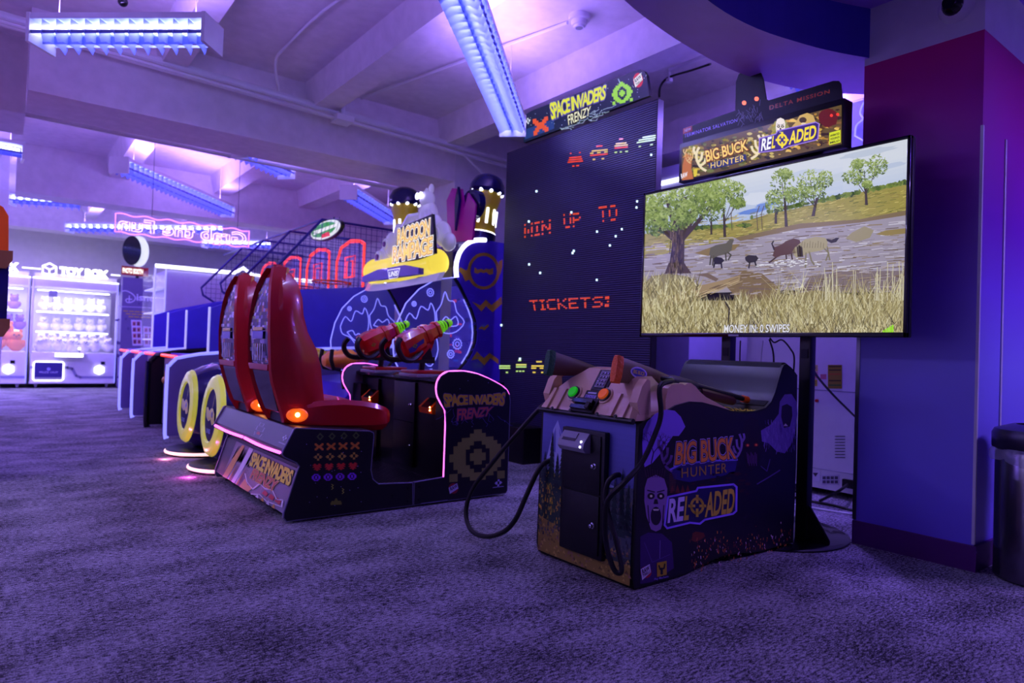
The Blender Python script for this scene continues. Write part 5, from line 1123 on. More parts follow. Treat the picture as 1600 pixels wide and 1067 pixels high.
# yellow lit barrel marquee with visor
q = MB(); q.lathe([(.12, 0), (.135, .02), (.13, .06), (.115, .10), (.125, .3), (.14, .50), (.13, .58), (.15, .64), (.13, .70), (.12, .75), (.13, .8), (.14, 1.28), (.15, 1.3), (.15, 1.36)], (3.33, RN+.03, 1.845), (0, 1, 0), 'cyl_glow', 24) if 'cyl_glow' in MATS else None
mat('cyl_glow', rgb(230, 205, 60), .3, emis=rgb(225, 205, 70), es=1.0); q = MB()
q.lathe([(.11, 0), (.13, .02), (.12, .08), (.115, .45), (.135, .60), (.125, .66), (.15, .70), (.145, .78), (.12, .84), (.13, .9), (.125, 1.3), (.15, 1.34), (.14, 1.39)], (3.33, RN+.03, 1.845), (0, 1, 0), 'cyl_glow', 24); q.build('marquee_tube', rr)
q = MB(); vis = []
for i in range(11):
    u = i/10; y = RN-.08+u*(RF-RN+.1); bow = math.sin(PI*u); vis.append([Vector((3.28-.16*bow, y, 1.73-.075*bow)), Vector((3.34-.16*bow, y, 1.745-.07*bow)), Vector((3.30-.20*bow, y, 1.66-.065*bow)), Vector((3.24-.2*bow, y, 1.645-.065*bow))])
q.loft(vis, 'silver'); q.build('visor', rr)
q = MB(); q.prism([(5.62, 1.72), (5.62, 1.78), (5.9, 1.83), (6.5, 1.83), (6.88, 1.78), (6.88, 1.72)], 'x', 3.16, 3.22, 'purple_laminate')
VQ = lambda u, v, k=1: Vector((3.158-.001*k, 6.24-.23*u+.0, 1.715+.085*v))
q.face([VQ(-.1, 1.1, 1), VQ(.1, -.1, 1), VQ(.9, -.05, 1), VQ(1.1, 1.1, 1)], 'glow', rgb(235, 232, 255)); q.face([VQ(-.04, 1.0, 2), VQ(.13, 0, 2), VQ(.87, 0, 2), VQ(1.04, 1.0, 2)], 'glow', rgb(50, 34, 150)); text(q, 'UNIS', lambda u, v, k=1: VQ(.1+u*.8, .2+v*.6, k), rgb(240, 240, 255), 'glow', 3, off=.03, shear=.2)
q.build('badge', rr)
# towers
def tower(y, lean, x0, label_):
    M = Matrix.Translation((x0, y, 2.10)) @ Matrix.Rotation(lean, 4, 'Y'); ax = (M.to_3x3() @ Vector((0, 0, 1))); o = Vector((x0, y, 2.05))
    q = MB(); q.lathe([(.11, 0), (.15, .04), (.155, .12), (.15, .15)], o, ax, 'navy_plastic', 24); tb = q.build('tower', rr)
    q = MB(); q.lathe([(.135, .14), (.14, .17), (.125, .35), (.128, .42), (.155, .53), (.15, .58), (.11, .60)], o, ax, 'yellow_plastic', 24); q.build('tower_body', tb)
    q = MB(); q.lathe([(.165, .57), (.185, .60), (.18, .66), (.14, .735), (.08, .77), (0, .78)], o, ax, 'navy_plastic', 24); q.build('tower_cap', tb)
    q = MB(); u = ax.cross(Vector((0, 1, 0))).normalized()
    for ang in (-2.5, -1.9, -1.25, -.6, 0.1): 
        d = (u*math.cos(ang)+Vector((0, 1, 0))*math.sin(ang)) if 1 else 0
        q = MB(); q.tube([o+ax*.24+d*.128, o+ax*.40+d*.126], .014, 'white_led', 8); q.build('slot_light', tb)
        q = MB(); q.ball(o+ax*.575+d*.158, .02, 'white_led', seg=8, ring=6); q.build('bulb', tb)
    q = MB(); q.tube([o+ax*.155+(u*math.cos(a)+Vector((0, 1, 0))*math.sin(a))*.14 for a in [i*PI/12 for i in range(24)]], .008, 'white_led', 6, closed=True); q.build('ring_light', tb)
tower(5.62, .12, 3.86, ''); tower(6.75, -.05, 3.62, '')
# sculpted silver topper (plain shapes) and fans
q = MB()
for c, r_, a in (((3.40, 5.88, 2.30), (.10, .13, .21), 0), ((3.38, 5.88, 2.52), (.08, .085, .09), 0), ((3.40, 5.84, 2.62), (.03, .03, .05), 0), ((3.40, 5.93, 2.60), (.025, .03, .045), 0), ((3.34, 5.66, 2.20), (.08, .10, .13), .4), ((3.36, 5.52, 2.12), (.07, .11, .13), -.4), ((3.34, 6.07, 2.24), (.08, .09, .12), 0), ((3.34, 6.55, 2.12), (.07, .10, .14), 0), ((3.36, 6.40, 2.24), (.07, .07, .10), 0), ((3.36, 6.75, 2.0), (.06, .11, .13), 0), ((3.33, 5.36, 2.02), (.06, .09, .09), 0)):
    q.ball(c, r_, 'silver', M=Matrix.Rotation(a, 3, 'X'))
q.tube([(3.36, 5.8, 2.36), (3.30, 5.72, 2.34), (3.28, 5.62, 2.22)], [.04, .045, .035], 'silver'); q.tube([(3.36, 5.96, 2.36), (3.29, 6.06, 2.34), (3.27, 6.16, 2.24)], [.04, .045, .035], 'silver')
tp_ = q.build('topper_sculpture', rr)
q = MB()
for c in ((3.292, 5.85, 2.54), (3.292, 5.92, 2.54)): q.lathe([(.032, 0), (.034, .01), (.024, .014), (0, .016)], c, (-1, 0, 0), 'white_led', 14)
q.build('goggles', tp_)
for c, r_ in (((3.262, 5.62, 2.17), .055), ((3.26, 5.50, 2.10), .075), ((3.27, 6.56, 2.12), .06), ((3.29, 6.76, 2.0), .07), ((3.27, 5.88, 2.26), .04)):
    q = MB(); q.lathe([(r_, 0), (r_, .012), (r_*.75, .018), (r_*.7, .01), (0, .01)], c, (-1, 0, 0), 'silver', 20); q.lathe([(r_*.5, .01), (r_*.45, .022), (0, .024)], c, (-1, 0, 0), 'plum', 16) if 'plum' in MATS else None; q.build('gear_boss', tp_)
mat('magenta_panel', rgb(190, 20, 150), .3)
q = MB()
q.prism([(5.40, 2.08), (5.36, 2.42), (5.5, 2.56), (5.56, 2.42), (5.62, 2.62), (5.8, 2.66), (5.9, 2.55), (5.85, 2.1)], 'x', 3.62, 3.64, 'magenta_panel'); q.build('fin_panel', rr)
q = MB(); q.prism([(5.5+.17*math.cos(i*PI/10), 2.45+.15*math.sin(i*PI/10)) for i in range(20)], 'x', 3.65, 3.72, 'navy_plastic'); q.prism([(5.66, 2.2), (5.6, 2.5), (5.635, 2.64), (5.68, 2.5)], 'x', 3.58, 3.61, 'navy_plastic'); q.build('gear_panel', rr)
# title letters
tt = MB(); TQ = lambda y0, y1, z0, z1: (lambda u, v, k=1: Vector((3.12-.001*k, y0+(y1-y0)*u, z0+(z1-z0)*v)))
tt.prism([(6.10, 1.86), (6.06, 2.02), (6.02, 2.03), (5.99, 2.2), (5.33, 2.25), (5.30, 2.10), (5.26, 1.88), (5.6, 1.85)], 'x', 3.12, 3.15, 'black')
def skew(F_, a): return lambda u, v, k=1: F_(u, v, k)+Vector((0, 0, a*u))
for wd, y0, y1, z0, z1 in (('RACCOON', 5.99, 5.36, 2.03, 2.19), ('RAMPAGE', 6.08, 5.30, 1.86, 2.02)):
    F_ = skew(TQ(y0, y1, z0, z1), .02)
    for o_, c, k in ((.09, rgb(250, 250, 240), 1), (.045, rgb(160, 60, 20), 3), (.02, rgb(255, 214, 120), 5)): text(tt, wd, F_, c, 'glow', k, off=o_, ref=.02, space=.85)
tt.build('title', rr)
# console with goggle guns
q = MB(); q.prism([(2.36, .02), (2.36, .45), (2.52, .66), (2.95, .70), (3.1, .62), (3.1, .02)], 'y', RN+.05, RF-.05, 'purple_laminate'); q.build('console', rr)
q = MB(); q.prism([(2.42+.0, .2), (2.44, .48), (2.54, .60), (2.7, .66), (2.86, .64), (2.95, .5), (2.95, .2)], 'y', RN+.02, RN+.05, 'orange'); q.build('console_cheek', rr)
q = MB(); q.tube([(2.345, y, .45+.16*math.sin((y-RN)*1.2)) for y in [RN+.5+i*.07 for i in range(8)]], .012, 'white_led', 6); q.build('light_strip', rr)
for y, m_ in ((5.72, 'gun_orange'), (6.42, 'yellow_plastic')):
    mat('gun_orange', rgb(255, 150, 50), .3, coat=.4)
    q = MB(); q.tube([(2.50, y, .62), (2.48, y, .78)], .03, 'black', 10); gb = q.build('gun_mount', rr)
    q = MB(); ax = Vector((.9, 0, .1)).normalized(); q.lathe([(0, -.14), (.05, -.13), (.085, -.07), (.08, 0), (.095, .06), (.08, .14), (.05, .17), (.045, .26), (.055, .28), (0, .28)], (2.42, y, .88), ax, m_, 16, sx=1.1); q.build('gun_body', gb)
    for s in (-1, 1): q = MB(); q.tube([(2.42, y+s*.06, .79), (2.34, y+s*.11, .80), (2.31, y+s*.12, .88), (2.32, y+s*.11, .97)], .018, 'black', 8); q.build('handgrip', gb)

# two wheel-like seats with glowing yellow rims
def pod(yc, zc, R_, first_label):
    t = thing('pod_seat', first_label, 'seat', (1.5, yc, 0), 'wheel shaped seats of the raccoon game')
    q = MB(); q.lathe([(.30, 0), (.315, .008), (.315, .045), (.29, .055), (0, .055)], (1.50, yc-.02, 0), (0, 0, 1), 'black', 40); q.tube([(1.5, yc, .05), (1.5, yc, .2)], .05, 'black', 12); q.box(1.5, 1.8, yc-.06, yc+.06, .05, .1, 'black'); q.build('seat_base', t)
    q = MB(); q.tube([(1.50+.315*math.cos(a), yc-.02+.315*math.sin(a), .03) for a in [i*PI/20 for i in range(40)]], .013, 'rim_glow', 8, closed=True); q.build('rim_light', t)
    ax = Vector((-1, 0, .06)).normalized(); o = Vector((1.52, yc, zc)); rz = 1.0
    q = MB(); q.lathe([(.0, -.22), (.22, -.22), (.34, -.16), (.40, -.06), (.40, .0), (.36, .09), (.315, .165), (.3, .17)], o, ax, 'navy_plastic', 40, sx=.93); sh = q.build('shell', t)
    q = MB(); q.lathe([(.318, .14), (.322, .165), (.305, .19), (.265, .205), (.215, .20), (.205, .185)], o, ax, 'yellow_ring', 40, sx=.93); q.build('glow_ring', t)
    q = MB(); q.lathe([(.215, .17), (.21, .185), (0, .195)], o, ax, 'navy_matte', 32, sx=.93)
    u = Vector((0, -1, 0)); w = u.cross(ax).normalized(); w = w if w.z > 0 else -w
    Fp = lambda a, b_, k=1: o+ax*(.197+.001*k)+u*a+w*b_
    art(q, Fp, [(-.02, .03), (.02, .055), (.08, .06), (.14, .02), (.15, -.05), (.09, -.07), (.03, -.03), (-.02, -.05), (-.1, -.02), (-.12, .05), (-.07, .06)], rgb(225, 235, 50), 'print_gloss', 1)
    art(q, Fp, blob(.07, .01, .02, .025, 12), rgb(20, 14, 60), 'print_gloss', 2); line(q, Fp, [(.06, .06), (.10, .16)], .008, rgb(225, 235, 50), 'print_gloss', 1)
    text(q, 'UNIS', lambda a, b_, k=1: Fp(-.06+a*.12, -.14+b_*.035, k), rgb(150, 190, 240), 'print_gloss', 1, off=.02)
    q.build('face_disc', t); return t
mat('rim_glow', rgb(255, 230, 220), .3, emis=(1, .5, .45, 1), es=1.6)
p1 = pod(5.57, .415, .33, 'wheel shaped seat with glowing yellow ring, the nearer of the two by the red seats')
p2 = pod(6.47, .415, .33, 'wheel shaped seat with glowing yellow ring, the farther of the two')
for t, y, c in ((p1, 5.3, (1, .1, .8)), (p2, 6.25, (1, .25, .5))):
    l = bpy.data.lights.new('rim_lamp', 'POINT'); l.energy = 1.2; l.color = c; l.shadow_soft_size = .02; o = bpy.data.objects.new('rim_lamp', l); COL.objects.link(o); o.parent = t; o.location = (-.36, -.25, .02)

# ================================================================ BASKETBALL LANES
def lane(y0, pm='lav_panel', nm='lav_led', last=False):
    w = 1.02
    t = thing('basketball_game', 'basketball hoop game with neon edged side panel, nearest of the four lanes', 'arcade game', (2.5, y0+w/2, 0), 'basketball hoop games in a row')
    side = [(1.385, .03), (1.36, .06), (1.36, .70), (1.375, .745), (1.43, .81), (1.48, .832), (1.95, .90), (3.95, 1.02), (3.95, .03)]
    q = MB(); q.prism(side, 'y', y0, y0+.05, pm); sd = q.build('side_panel', t)
    q = MB(); q.tube([(x, y0+.0, z) for x, z in smooth_pts2(side[:8])], .017 if pm != 'black' else .03, nm, 8); q.build('neon_edge', sd)
    q = MB(); q.box(1.50, 1.56, y0+.05, y0+w-.07, .06, .80, 'grey_plastic'); q.box(1.56, 3.9, y0+.05, y0+w-.07, .05, .86, 'blue_laminate')
    for i in range(3):
        for j in range(3): q.box(1.492, 1.5, y0+.12+i*.16, y0+.24+i*.16, .12+j*.17, .26+j*.17, 'dark_metal')
    cb = q.build('front_cabinet', t)
    q = MB(); q.ball((1.47, y0+.72, .56), (.03, .09, .04), 'gold_paint'); q.prism([(y0+.62, .56), (y0+.7, .66), (y0+.75, .57)], 'x', 1.46, 1.475, 'gold_paint'); q.build('emblem', cb)
    q = MB(); q.tube([(1.45, y0+.06, .835), (1.47, y0+w-.08, .835)], .018, 'red_led', 8); q.build('front_light', t)
    board = [(1.75, .86), (1.75, 1.36), (2.0, 1.46), (2.6, 1.62), (3.9, 1.78), (3.9, .90)]
    for y in (y0+.0, ):
        q = MB(); q.prism(board, 'y', y, y+.04, 'blue_laminate'); q.build('side_board', t)
        q = MB(); q.box(1.735, 1.75, y-.003, y+.043, .88, 1.37, 'white_led2'); q.build('post_light', t)
    q = MB(); q.prism([(1.6, .84), (3.8, 1.25), (3.8, 1.2), (1.6, .80)], 'y', y0+.05, y0+w-.06, 'navy_plastic'); q.build('ball_ramp', t)
    cg = [(2.57, 1.60), (2.40, 1.70), (2.37, 1.81), (2.93, 2.47), (3.9, 2.47), (3.9, 1.7)]
    for y in (y0+.02,):
        q = MB(); q.tube([(x, y, z) for x, z in cg], .018, 'cage_blue', 6, closed=True); fr = q.build('cage_frame', t)
        q = MB(); 
        for i in range(1, 22):                            # wire grid clipped to the frame
            x = 2.37+i*.07; zt = min(2.47, 1.81+(x-2.37)*1.18); zb = max(1.60-(x-2.57)*.0, 1.60+(.17-(x-2.4))*.6) if x < 2.57 else 1.6+(x-2.57)*.075
            if x < 3.9: q.box(x-.0025, x+.0025, y-.002, y+.002, zb, zt, 'cage_blue')
        for i in range(1, 13):
            z = 1.60+i*.07; xl = 2.37+(z-1.81)/1.18 if z > 1.81 else 2.42; xl = max(xl, 2.38)
            q.box(xl, 3.9, y-.002, y+.002, z-.0025, z+.0025, 'cage_blue')
        q.build('wire_mesh', fr)
    q = MB(); q.tube([(2.93, y0+.02, 2.47), (2.93, y0+w, 2.47)], .015, 'cage_blue', 6); q.build('cage_frame', t)
    # backboard
    bx = 3.52; yc = y0+.52
    q = MB(); 
    out = [(yc-.42, 1.72), (yc-.34, 1.62), (yc+.30, 1.62), (yc+.42, 1.75), (yc+.42, 2.12), (yc+.30, 2.30), (yc, 2.36), (yc-.30, 2.33), (yc-.42, 2.28)]
    q.prism(out, 'x', bx, bx+.02, 'clear_blue'); bb = q.build('backboard', t)
    q = MB(); q.tube([(bx-.01, a, b_) for a, b_ in out], .012, 'red_led', 6, closed=True); q.tube([(bx-.01, a*.93+yc*.07, b_*.93+2.0*.07) for a, b_ in out], .007, 'red_led', 6, closed=True); q.build('backboard_light', bb)
    q = MB()
    for s_ in (.15, .09): q.tube([(bx-.01, yc-s_, 1.90-s_*.1), (bx-.01, yc+s_, 1.90-s_*.1), (bx-.01, yc+s_, 2.0+s_), (bx-.01, yc-s_, 2.0+s_)], .008, 'red_led', 6, closed=True)
    q.build('target_square', bb)
    q = MB(); q.tube([(bx-.26+.22*math.cos(a), yc+.22*math.sin(a), 1.80) for a in [i*PI/12 for i in range(24)]], .011, 'orange', 8, closed=True); q.box(bx-.05, bx, yc-.05, yc+.05, 1.78, 1.82, 'orange'); hp = q.build('hoop', t)
    q = MB()
    for i in range(12):
        for d in (-1, 1):
            P = []
            for k in range(5):
                a = i*PI/6+d*k*PI/12; r_ = .22-.022*k; P.append((bx-.26+r_*math.cos(a), yc+r_*math.sin(a), 1.80-k*.07))
            q.tube(P, .0035, 'rope_net', 4, cap=False)
    q.build('net', hp)
    return t
def smooth_pts2(P): return [(p.x, p.y) for p in smooth_pts([(a, b_, 0) for a, b_ in P], 3)]
mat('lav_panel', rgb(120, 105, 170), .35); mat('cage_blue', rgb(40, 30, 130), .3); mat('white_led2', rgb(200, 200, 240), .4, emis=(.6, .6, 1, 1), es=.5)
l0 = lane(7.50); l1 = lane(8.59, 'black', 'black_gloss'); l1['label'] = 'basketball hoop game with black front edge directly beyond the nearest lane'
for i, d in enumerate((0, 2.18, 3.27)):
    if i: cp(l0, (0, d, 0), ['basketball hoop game directly beyond the nearest lane, second of four', 'basketball hoop game third in the row from the red seats', 'farthest basketball hoop game, next to the white cabinet'][i])
t = thing('oval_sign', 'oval lit sign in green and white with a red stripe above the basketball cages', 'sign', (2.95, 8.1, 2.5))
o_ = onX(512, 360, 2.98); q = MB(); q.lathe([(0, 0), (1, 0), (1, .04), (0, .04)], (2.99, o_.y, o_.z), (-1, 0, 0), 'black', 32, sx=.46, sy=.12)
FO = lambda a, b_, k=1: Vector((2.949-.001*k, o_.y-a, o_.z+b_))
art(q, FO, poly2(0, 0, .44, .105, 32), rgb(225, 225, 235), 'glow', 1); art(q, FO, poly2(-.05, .01, .37, .08, 28), rgb(60, 150, 70), 'glow', 2); art(q, FO, [(-.36, -.02), (.36, -.0), (.36, .035), (-.36, .03)], rgb(235, 235, 240), 'glow', 3); art(q, FO, [(-.1, -.085), (.16, -.085), (.12, -.03), (-.1, -.04)], rgb(220, 50, 40), 'glow', 3)
for i in range(7): line(q, FO, [(-.38+i*.12, -.05), (-.3+i*.12, .09)], .012, rgb(30, 60, 90), 'glow', 4)
q.build('sign_face', t)
for yy in (o_.y-.2, o_.y+.2): q = MB(); q.tube([(2.97, yy, o_.z-.1), (2.97, yy, 2.47)], .01, 'black', 6); q.build('bracket', t)

# ================================================================ CRANE MACHINES AT THE BACK
def hexa(cx, cz, r): return [(cx+r*math.cos(PI/2+i*PI/3), cz+r*math.sin(PI/2+i*PI/3)) for i in range(6)]
def crane(x0, label):
    w = 1.44; y0 = 15.8; t = thing('crane_machine', label, 'crane machine', (x0+w/2, y0+.5, 0), 'white toy crane machines')
    q = MB(); q.cbox(x0+.02, x0+w-.02, y0, y0+1.0, .09, .70, 'machine_white', .02); q.box(x0+.01, x0+w-.01, y0-.02, y0+1.0, .09, .12, 'machine_white'); bs = q.build('base_cabinet', t)
    F_ = lambda x, z, k=1: Vector((x0+x, y0-.002*k-.001, z))
    q = MB(); P = [(.0+.03, .40), (.62, .40), (.70, .38), (.77, .24), (.84, .21), (1.40, .21)]; line(q, F_, P, .05, rgb(150, 145, 190), 'print', 1); q.build('trim_stripe', bs)
    q = MB(); q.box(x0+.09, x0+.54, y0-.012, y0, .16, .50, 'prize_door'); q.box(x0+.09, x0+.54, y0-.014, y0-.012, .16, .21, 'grey_plastic'); text(q, 'PRIZE OUT', lambda u, v, k=1: F_(.17+u*.3, .29+v*.035, 10), rgb(190, 185, 235), 'print', 1, off=.01)
    pts = hexa(.315, .37, .035); art(q, lambda x, z, k=1: F_(x, z, 9), pts, rgb(150, 145, 220), 'print', 1); ch = q.build('prize_door', bs)
    q = MB(); q.tube([(x0+a, y0-.015, b_) for a, b_ in ((.10, .15), (.53, .15), (.555, .175), (.555, .485), (.53, .51), (.10, .51), (.075, .485), (.075, .175))], .011, 'white_led', 6, closed=True); q.build('door_light', ch)
    q = MB(); q.cbox(x0+.38, x0+.88, y0-.16, y0, .60, .70, 'machine_white', .02); q.build('control_shelf', bs)
    q = MB(); q.box(x0+.40, x0+.86, y0-.165, y0-.155, .615, .685, 'white_led'); q.build('shelf_light', bs)
    q = MB(); q.tube([(x0+.80, y0-.08, .70), (x0+.80, y0-.08, .76)], .012, 'chrome', 8); q.ball((x0+.80, y0-.08, .78), .025, 'white_led'); q.build('joystick', bs)
    q = MB(); q.prism([(a+x0, b_) for a, b_ in hexa(1.16, .36, .095)], 'y', y0-.03, y0, 'white_led'); q.build('hex_light', bs)
    q = MB(); q.box(x0+1.18, x0+1.25, y0-.015, y0, .47, .53, 'black_gloss'); q.build('card_reader', bs)
    for a in (.12, 1.3):
        q = MB(); q.lathe([(.035, -.02), (.035, .02)], (x0+a, y0+.06, .035), (1, 0, 0), 'grey_plastic', 12); q.box(x0+a-.03, x0+a+.03, y0+.03, y0+.09, .05, .09, 'grey_plastic'); q.build('caster', t)
    for a in (.0, w-.035):
        q = MB(); q.cbox(x0+a, x0+a+.035, y0-.01, y0+.03, .69, 2.12, 'machine_white', .005); q.build('corner_post', t)
    q = MB(); q.tube([(x0+w-.012, y0-.02, .1), (x0+w-.012, y0-.02, 2.1)], .01, 'lav_led', 6); q.build('edge_light', t)
    q = MB(); q.box(x0, x0+w, y0, y0+1.0, 1.98, 2.12, 'machine_white'); q.box(x0+.02, x0+w-.02, y0+.95, y0+1.0, .7, 2.0, 'machine_white'); q.build('top_housing', t)
    q = MB(); q.tube([(x0, y0-.01, 2.135), (x0+w, y0-.01, 2.135)], .012, 'white_led', 6); q.build('top_light', t)
    q = MB(); q.box(x0+.03, x0+w-.03, y0+.004, y0+.008, .7, 1.98, 'clear'); q.build('glass_front', t)
    q = MB()
    for z in (1.12, 1.52): q.box(x0+.15, x0+w-.15, y0+.55, y0+.95, z-.02, z, 'white_led2'); 
    q.build('shelf', t)
    for z in (1.125-.03, 1.525-.03, 1.93): q = MB(); q.tube([(x0+.1, y0+.52, z), (x0+w-.1, y0+.52, z)], .014, 'white_led', 6); q.build('shelf_light', t)
    q = MB(); q.box(x0+.28, x0+.42, y0+.3, y0+.45, 1.80, 1.92, 'navy_plastic'); q.tube([(x0+.35, y0+.38, 1.8), (x0+.35, y0+.38, 1.68)], .01, 'chrome', 6)
    for a in (-1, 0, 1): q.tube([(x0+.35, y0+.38, 1.68), (x0+.35+a*.09, y0+.36, 1.62), (x0+.35+a*.06, y0+.36, 1.52)], .007, 'chrome', 6)
    q.build('claw', t)
    area('lamp', (0, -.15, 1.92), (0, 0, 0), w-.2, .4, 18, (.85, .85, 1), t)
    # header
    z = 2.31
    q = MB(); q.box(x0+.03, x0+w-.03, y0+.06, y0+.10, 2.12, 2.24, 'machine_white'); hd = q.build('header', t)
    q = MB(); q.box(x0-.02, x0+.12, y0+.03, y0+.05, z-.01, z+.01, 'white_led'); q.box(x0+w-.14, x0+w+.02, y0+.03, y0+.05, z-.01, z+.01, 'white_led'); q.build('header_light', hd)
    q = MB(); q.tube([(x0+.26+a, y0+.03, z+b_) for a, b_ in hexa(0, 0, .125)], .016, 'white_led', 6, closed=True)
    for a, b_ in hexa(0, 0, .11)[1::2]: q.tube([(x0+.26, y0+.03, z), (x0+.26+a, y0+.03, z+b_)], .013, 'white_led', 6)
    q.build('hex_sign', hd)
    q = MB(); text(q, 'TOY BOX', lambda u, v, k=1: Vector((x0+.43+u*.80, y0+.02, z-.08+v*.15)), (1, 1, 1, 1), 'glow5', 1, off=.065, ref=.02); q.build('letters', hd)
    return t
mat('prize_door', rgb(60, 50, 130), .3)
crane(.46, 'white toy box crane machine, complete in view, left of the photo booth banner'); crane(-1.01, 'white toy box crane machine cut off by the left edge behind the orange machine')
# plush toys
def plush(x, y, z, s, m_, label, g):
    t = thing('plush_toy', label, 'plush toy', (x, y, z), g)
    q = MB(); q.ball((x, y, z+.085*s), (.085*s, .075*s, .09*s), m_); q.ball((x, y-.01*s, z+.20*s), (.07*s, .065*s, .065*s), m_)
    for d in (-1, 1): q.ball((x+d*.075*s, y-.02*s, z+.10*s), (.03*s, .03*s, .05*s), m_, seg=8, ring=6); q.ball((x+d*.045*s, y, z+.26*s), (.02*s, .015*s, .025*s), m_, seg=8, ring=6)
    q.build('body', t)
    q = MB()
    for d in (-1, 1): q.ball((x+d*.025*s, y-.073*s, z+.21*s), .010*s, 'black', seg=8, ring=6)
    q.ball((x, y-.077*s, z+.19*s), .009*s, 'black', seg=8, ring=6); q.build('face', t); return t
pw = plush(.62, 15.98, .70, 1.0, 'plush', 'white plush toy heaped inside the complete toy box crane machine', 'white plush toys in the crane machine')
random.seed(40)
for (z, y, xs, n_) in ((.70, 15.98, (.72, 1.78), 6), (.70, 16.2, (.64, 1.76), 7), (.80, 16.32, (.66, 1.7), 7), (1.12, 16.5, (.70, 1.68), 6), (1.30, 16.52, (.80, 1.6), 0), (1.52, 16.5, (.70, 1.68), 6)):
    for i in range(n_):
        x = xs[0]+(xs[1]-xs[0])*(i/(n_-1)); c = cp(pw, (x+random.uniform(-.02, .02)-.62, y-15.98, z-.70+random.uniform(0, .03))); c.rotation_euler.z = random.uniform(-.4, .4)
pl = plush(-.05, 16.0, .70, 1.5, 'plush_orange', 'orange and white plush toy in the crane machine at the left edge', 'orange plush toys in the left crane machine')
for x, y, z in ((.25, 16.0, .70), (.1, 16.15, .85), (-.3, 16.0, .7)): cp(pl, (x+.05, y-16.0, z-.70))
pp = plush(.12, 16.5, 1.12, 1.1, 'plush_purple', 'purple and white plush toy on the upper shelves of the left crane machine', 'purple plush toys in the left crane machine')
for x, z in ((.3, 1.12), (.2, 1.52), (-.1, 1.12)): cp(pp, (x-.12, 0, z-1.12))

# photo booth banner and sign
bt = thing('photo_booth', 'purple photo booth side with the word Disney and photo strips', 'photo booth', (2.25, 15.6, 0))
q = MB(); q.box(1.93, 3.0, 15.5, 16.4, .02, 2.26, 'booth_panel') if 'booth_panel' in MATS else None
mat('booth_panel', rgb(110, 95, 150), .5); q = MB(); q.box(1.93, 3.0, 15.5, 16.4, .02, 2.26, 'booth_panel'); FBo = crop_map(0, 420, 5.336, 'y', 15.497, (0, -1, 0), .001)
random.seed(77)
for i in range(40): x, yy = random.uniform(975, 1320), random.uniform(120, 960); art(q, FBo, blob(x, yy, random.uniform(8, 20), random.uniform(8, 22), 7, .3), rgb(90, 76, 130), k=1)
art(q, FBo, [(985, 310), (1330, 325), (1330, 330), (985, 316)], rgb(190, 180, 230), k=2)
D_ = [(1022, 185), (1050, 183), (1080, 195), (1110, 215), (1128, 240), (1118, 265), (1085, 280), (1060, 278), (1048, 262), (1062, 250), (1100, 255)]
line(q, FBo, [(p.x, p.y) for p in smooth_pts([(a, b_, 0) for a, b_ in D_], 3)], 9, rgb(215, 210, 245), k=3); line(q, FBo, [(1078, 225), (1076, 282)], 9, rgb(215, 210, 245), k=3)
text(q, 'isney', tq(FBo, (1140, 212), (1330, 225), (1330, 292), (1140, 280)), rgb(215, 210, 245), k=3, off=.03)
for j in range(3): 
    for i in range(6-j): line(q, FBo, [(1030+j*22+i*48, 350+j*24+i*3), (1066+j*22+i*48, 352+j*24+i*3)], 9, rgb(190, 160, 90), k=3)
for P, n_ in ((((1092, 425), (1180, 428), (1190, 640), (1105, 640)), 4), (((1192, 478), (1258, 484), (1262, 650), (1196, 650)), 3)):
    art(q, FBo, P, rgb(215, 205, 240), k=3)
    for j in range(n_):
        for i in range(2):
            x = P[0][0]+12+i*36+j*2; yy = P[0][1]+14+j*50; art(q, FBo, rect(x, yy, x+28, yy+36), rgb(150, 70, 120) if (i+j) % 2 else rgb(200, 110, 140), k=4); art(q, FBo, blob(x+14, yy+20, 8, 11, 8), rgb(90, 50, 70), k=5)
q.build('cabinet', bt)
ps = thing('photo_booth_sign', 'black and white oval board above a red photo booth strip', 'sign', (2.2, 15.62, 2.27))
q = MB(); q.tube([(2.2, 15.62, 2.26), (2.2, 15.62, 2.50)], .03, 'black', 8); q.build('pole', ps)
a = onY(211, 392, 15.6); q = MB(); q.lathe([(0, 0), (1, 0), (1, .03), (0, .03)], (a.x-.06, 15.6, a.z), (0, -1, 0), 'black_gloss', 28, sx=.17, sy=.30); q.build('dark_board', ps)
q = MB(); q.lathe([(0, 0), (1, 0), (1, .02), (0, .02)], (a.x+.06, 15.63, a.z), (0, -1, 0), 'white_board', 28, sx=.19, sy=.32) if 0 else None
mat('white_board', rgb(235, 240, 235), .4, emis=rgb(220, 235, 220), es=.8); q.lathe([(0, 0), (1, 0), (1, .02), (0, .02)], (a.x+.07, 15.64, a.z), (0, -1, 0), 'white_board', 28, sx=.19, sy=.32); q.build('light_board', ps)
q = MB(); b1 = onY(190, 422, 15.55); b2 = onY(232, 422, 15.55); q.box(b1.x, b2.x, 15.55, 15.59, b1.z-.09, b1.z+.09, 'red_plastic')
text(q, 'PHOTO BOOTH', lambda u, v, k=1: Vector((b1.x+.02+u*(b2.x-b1.x-.12), 15.548, b1.z-.05+v*.1)), rgb(255, 250, 240), 'glow2', 1, off=.02); q.build('name_strip', ps)

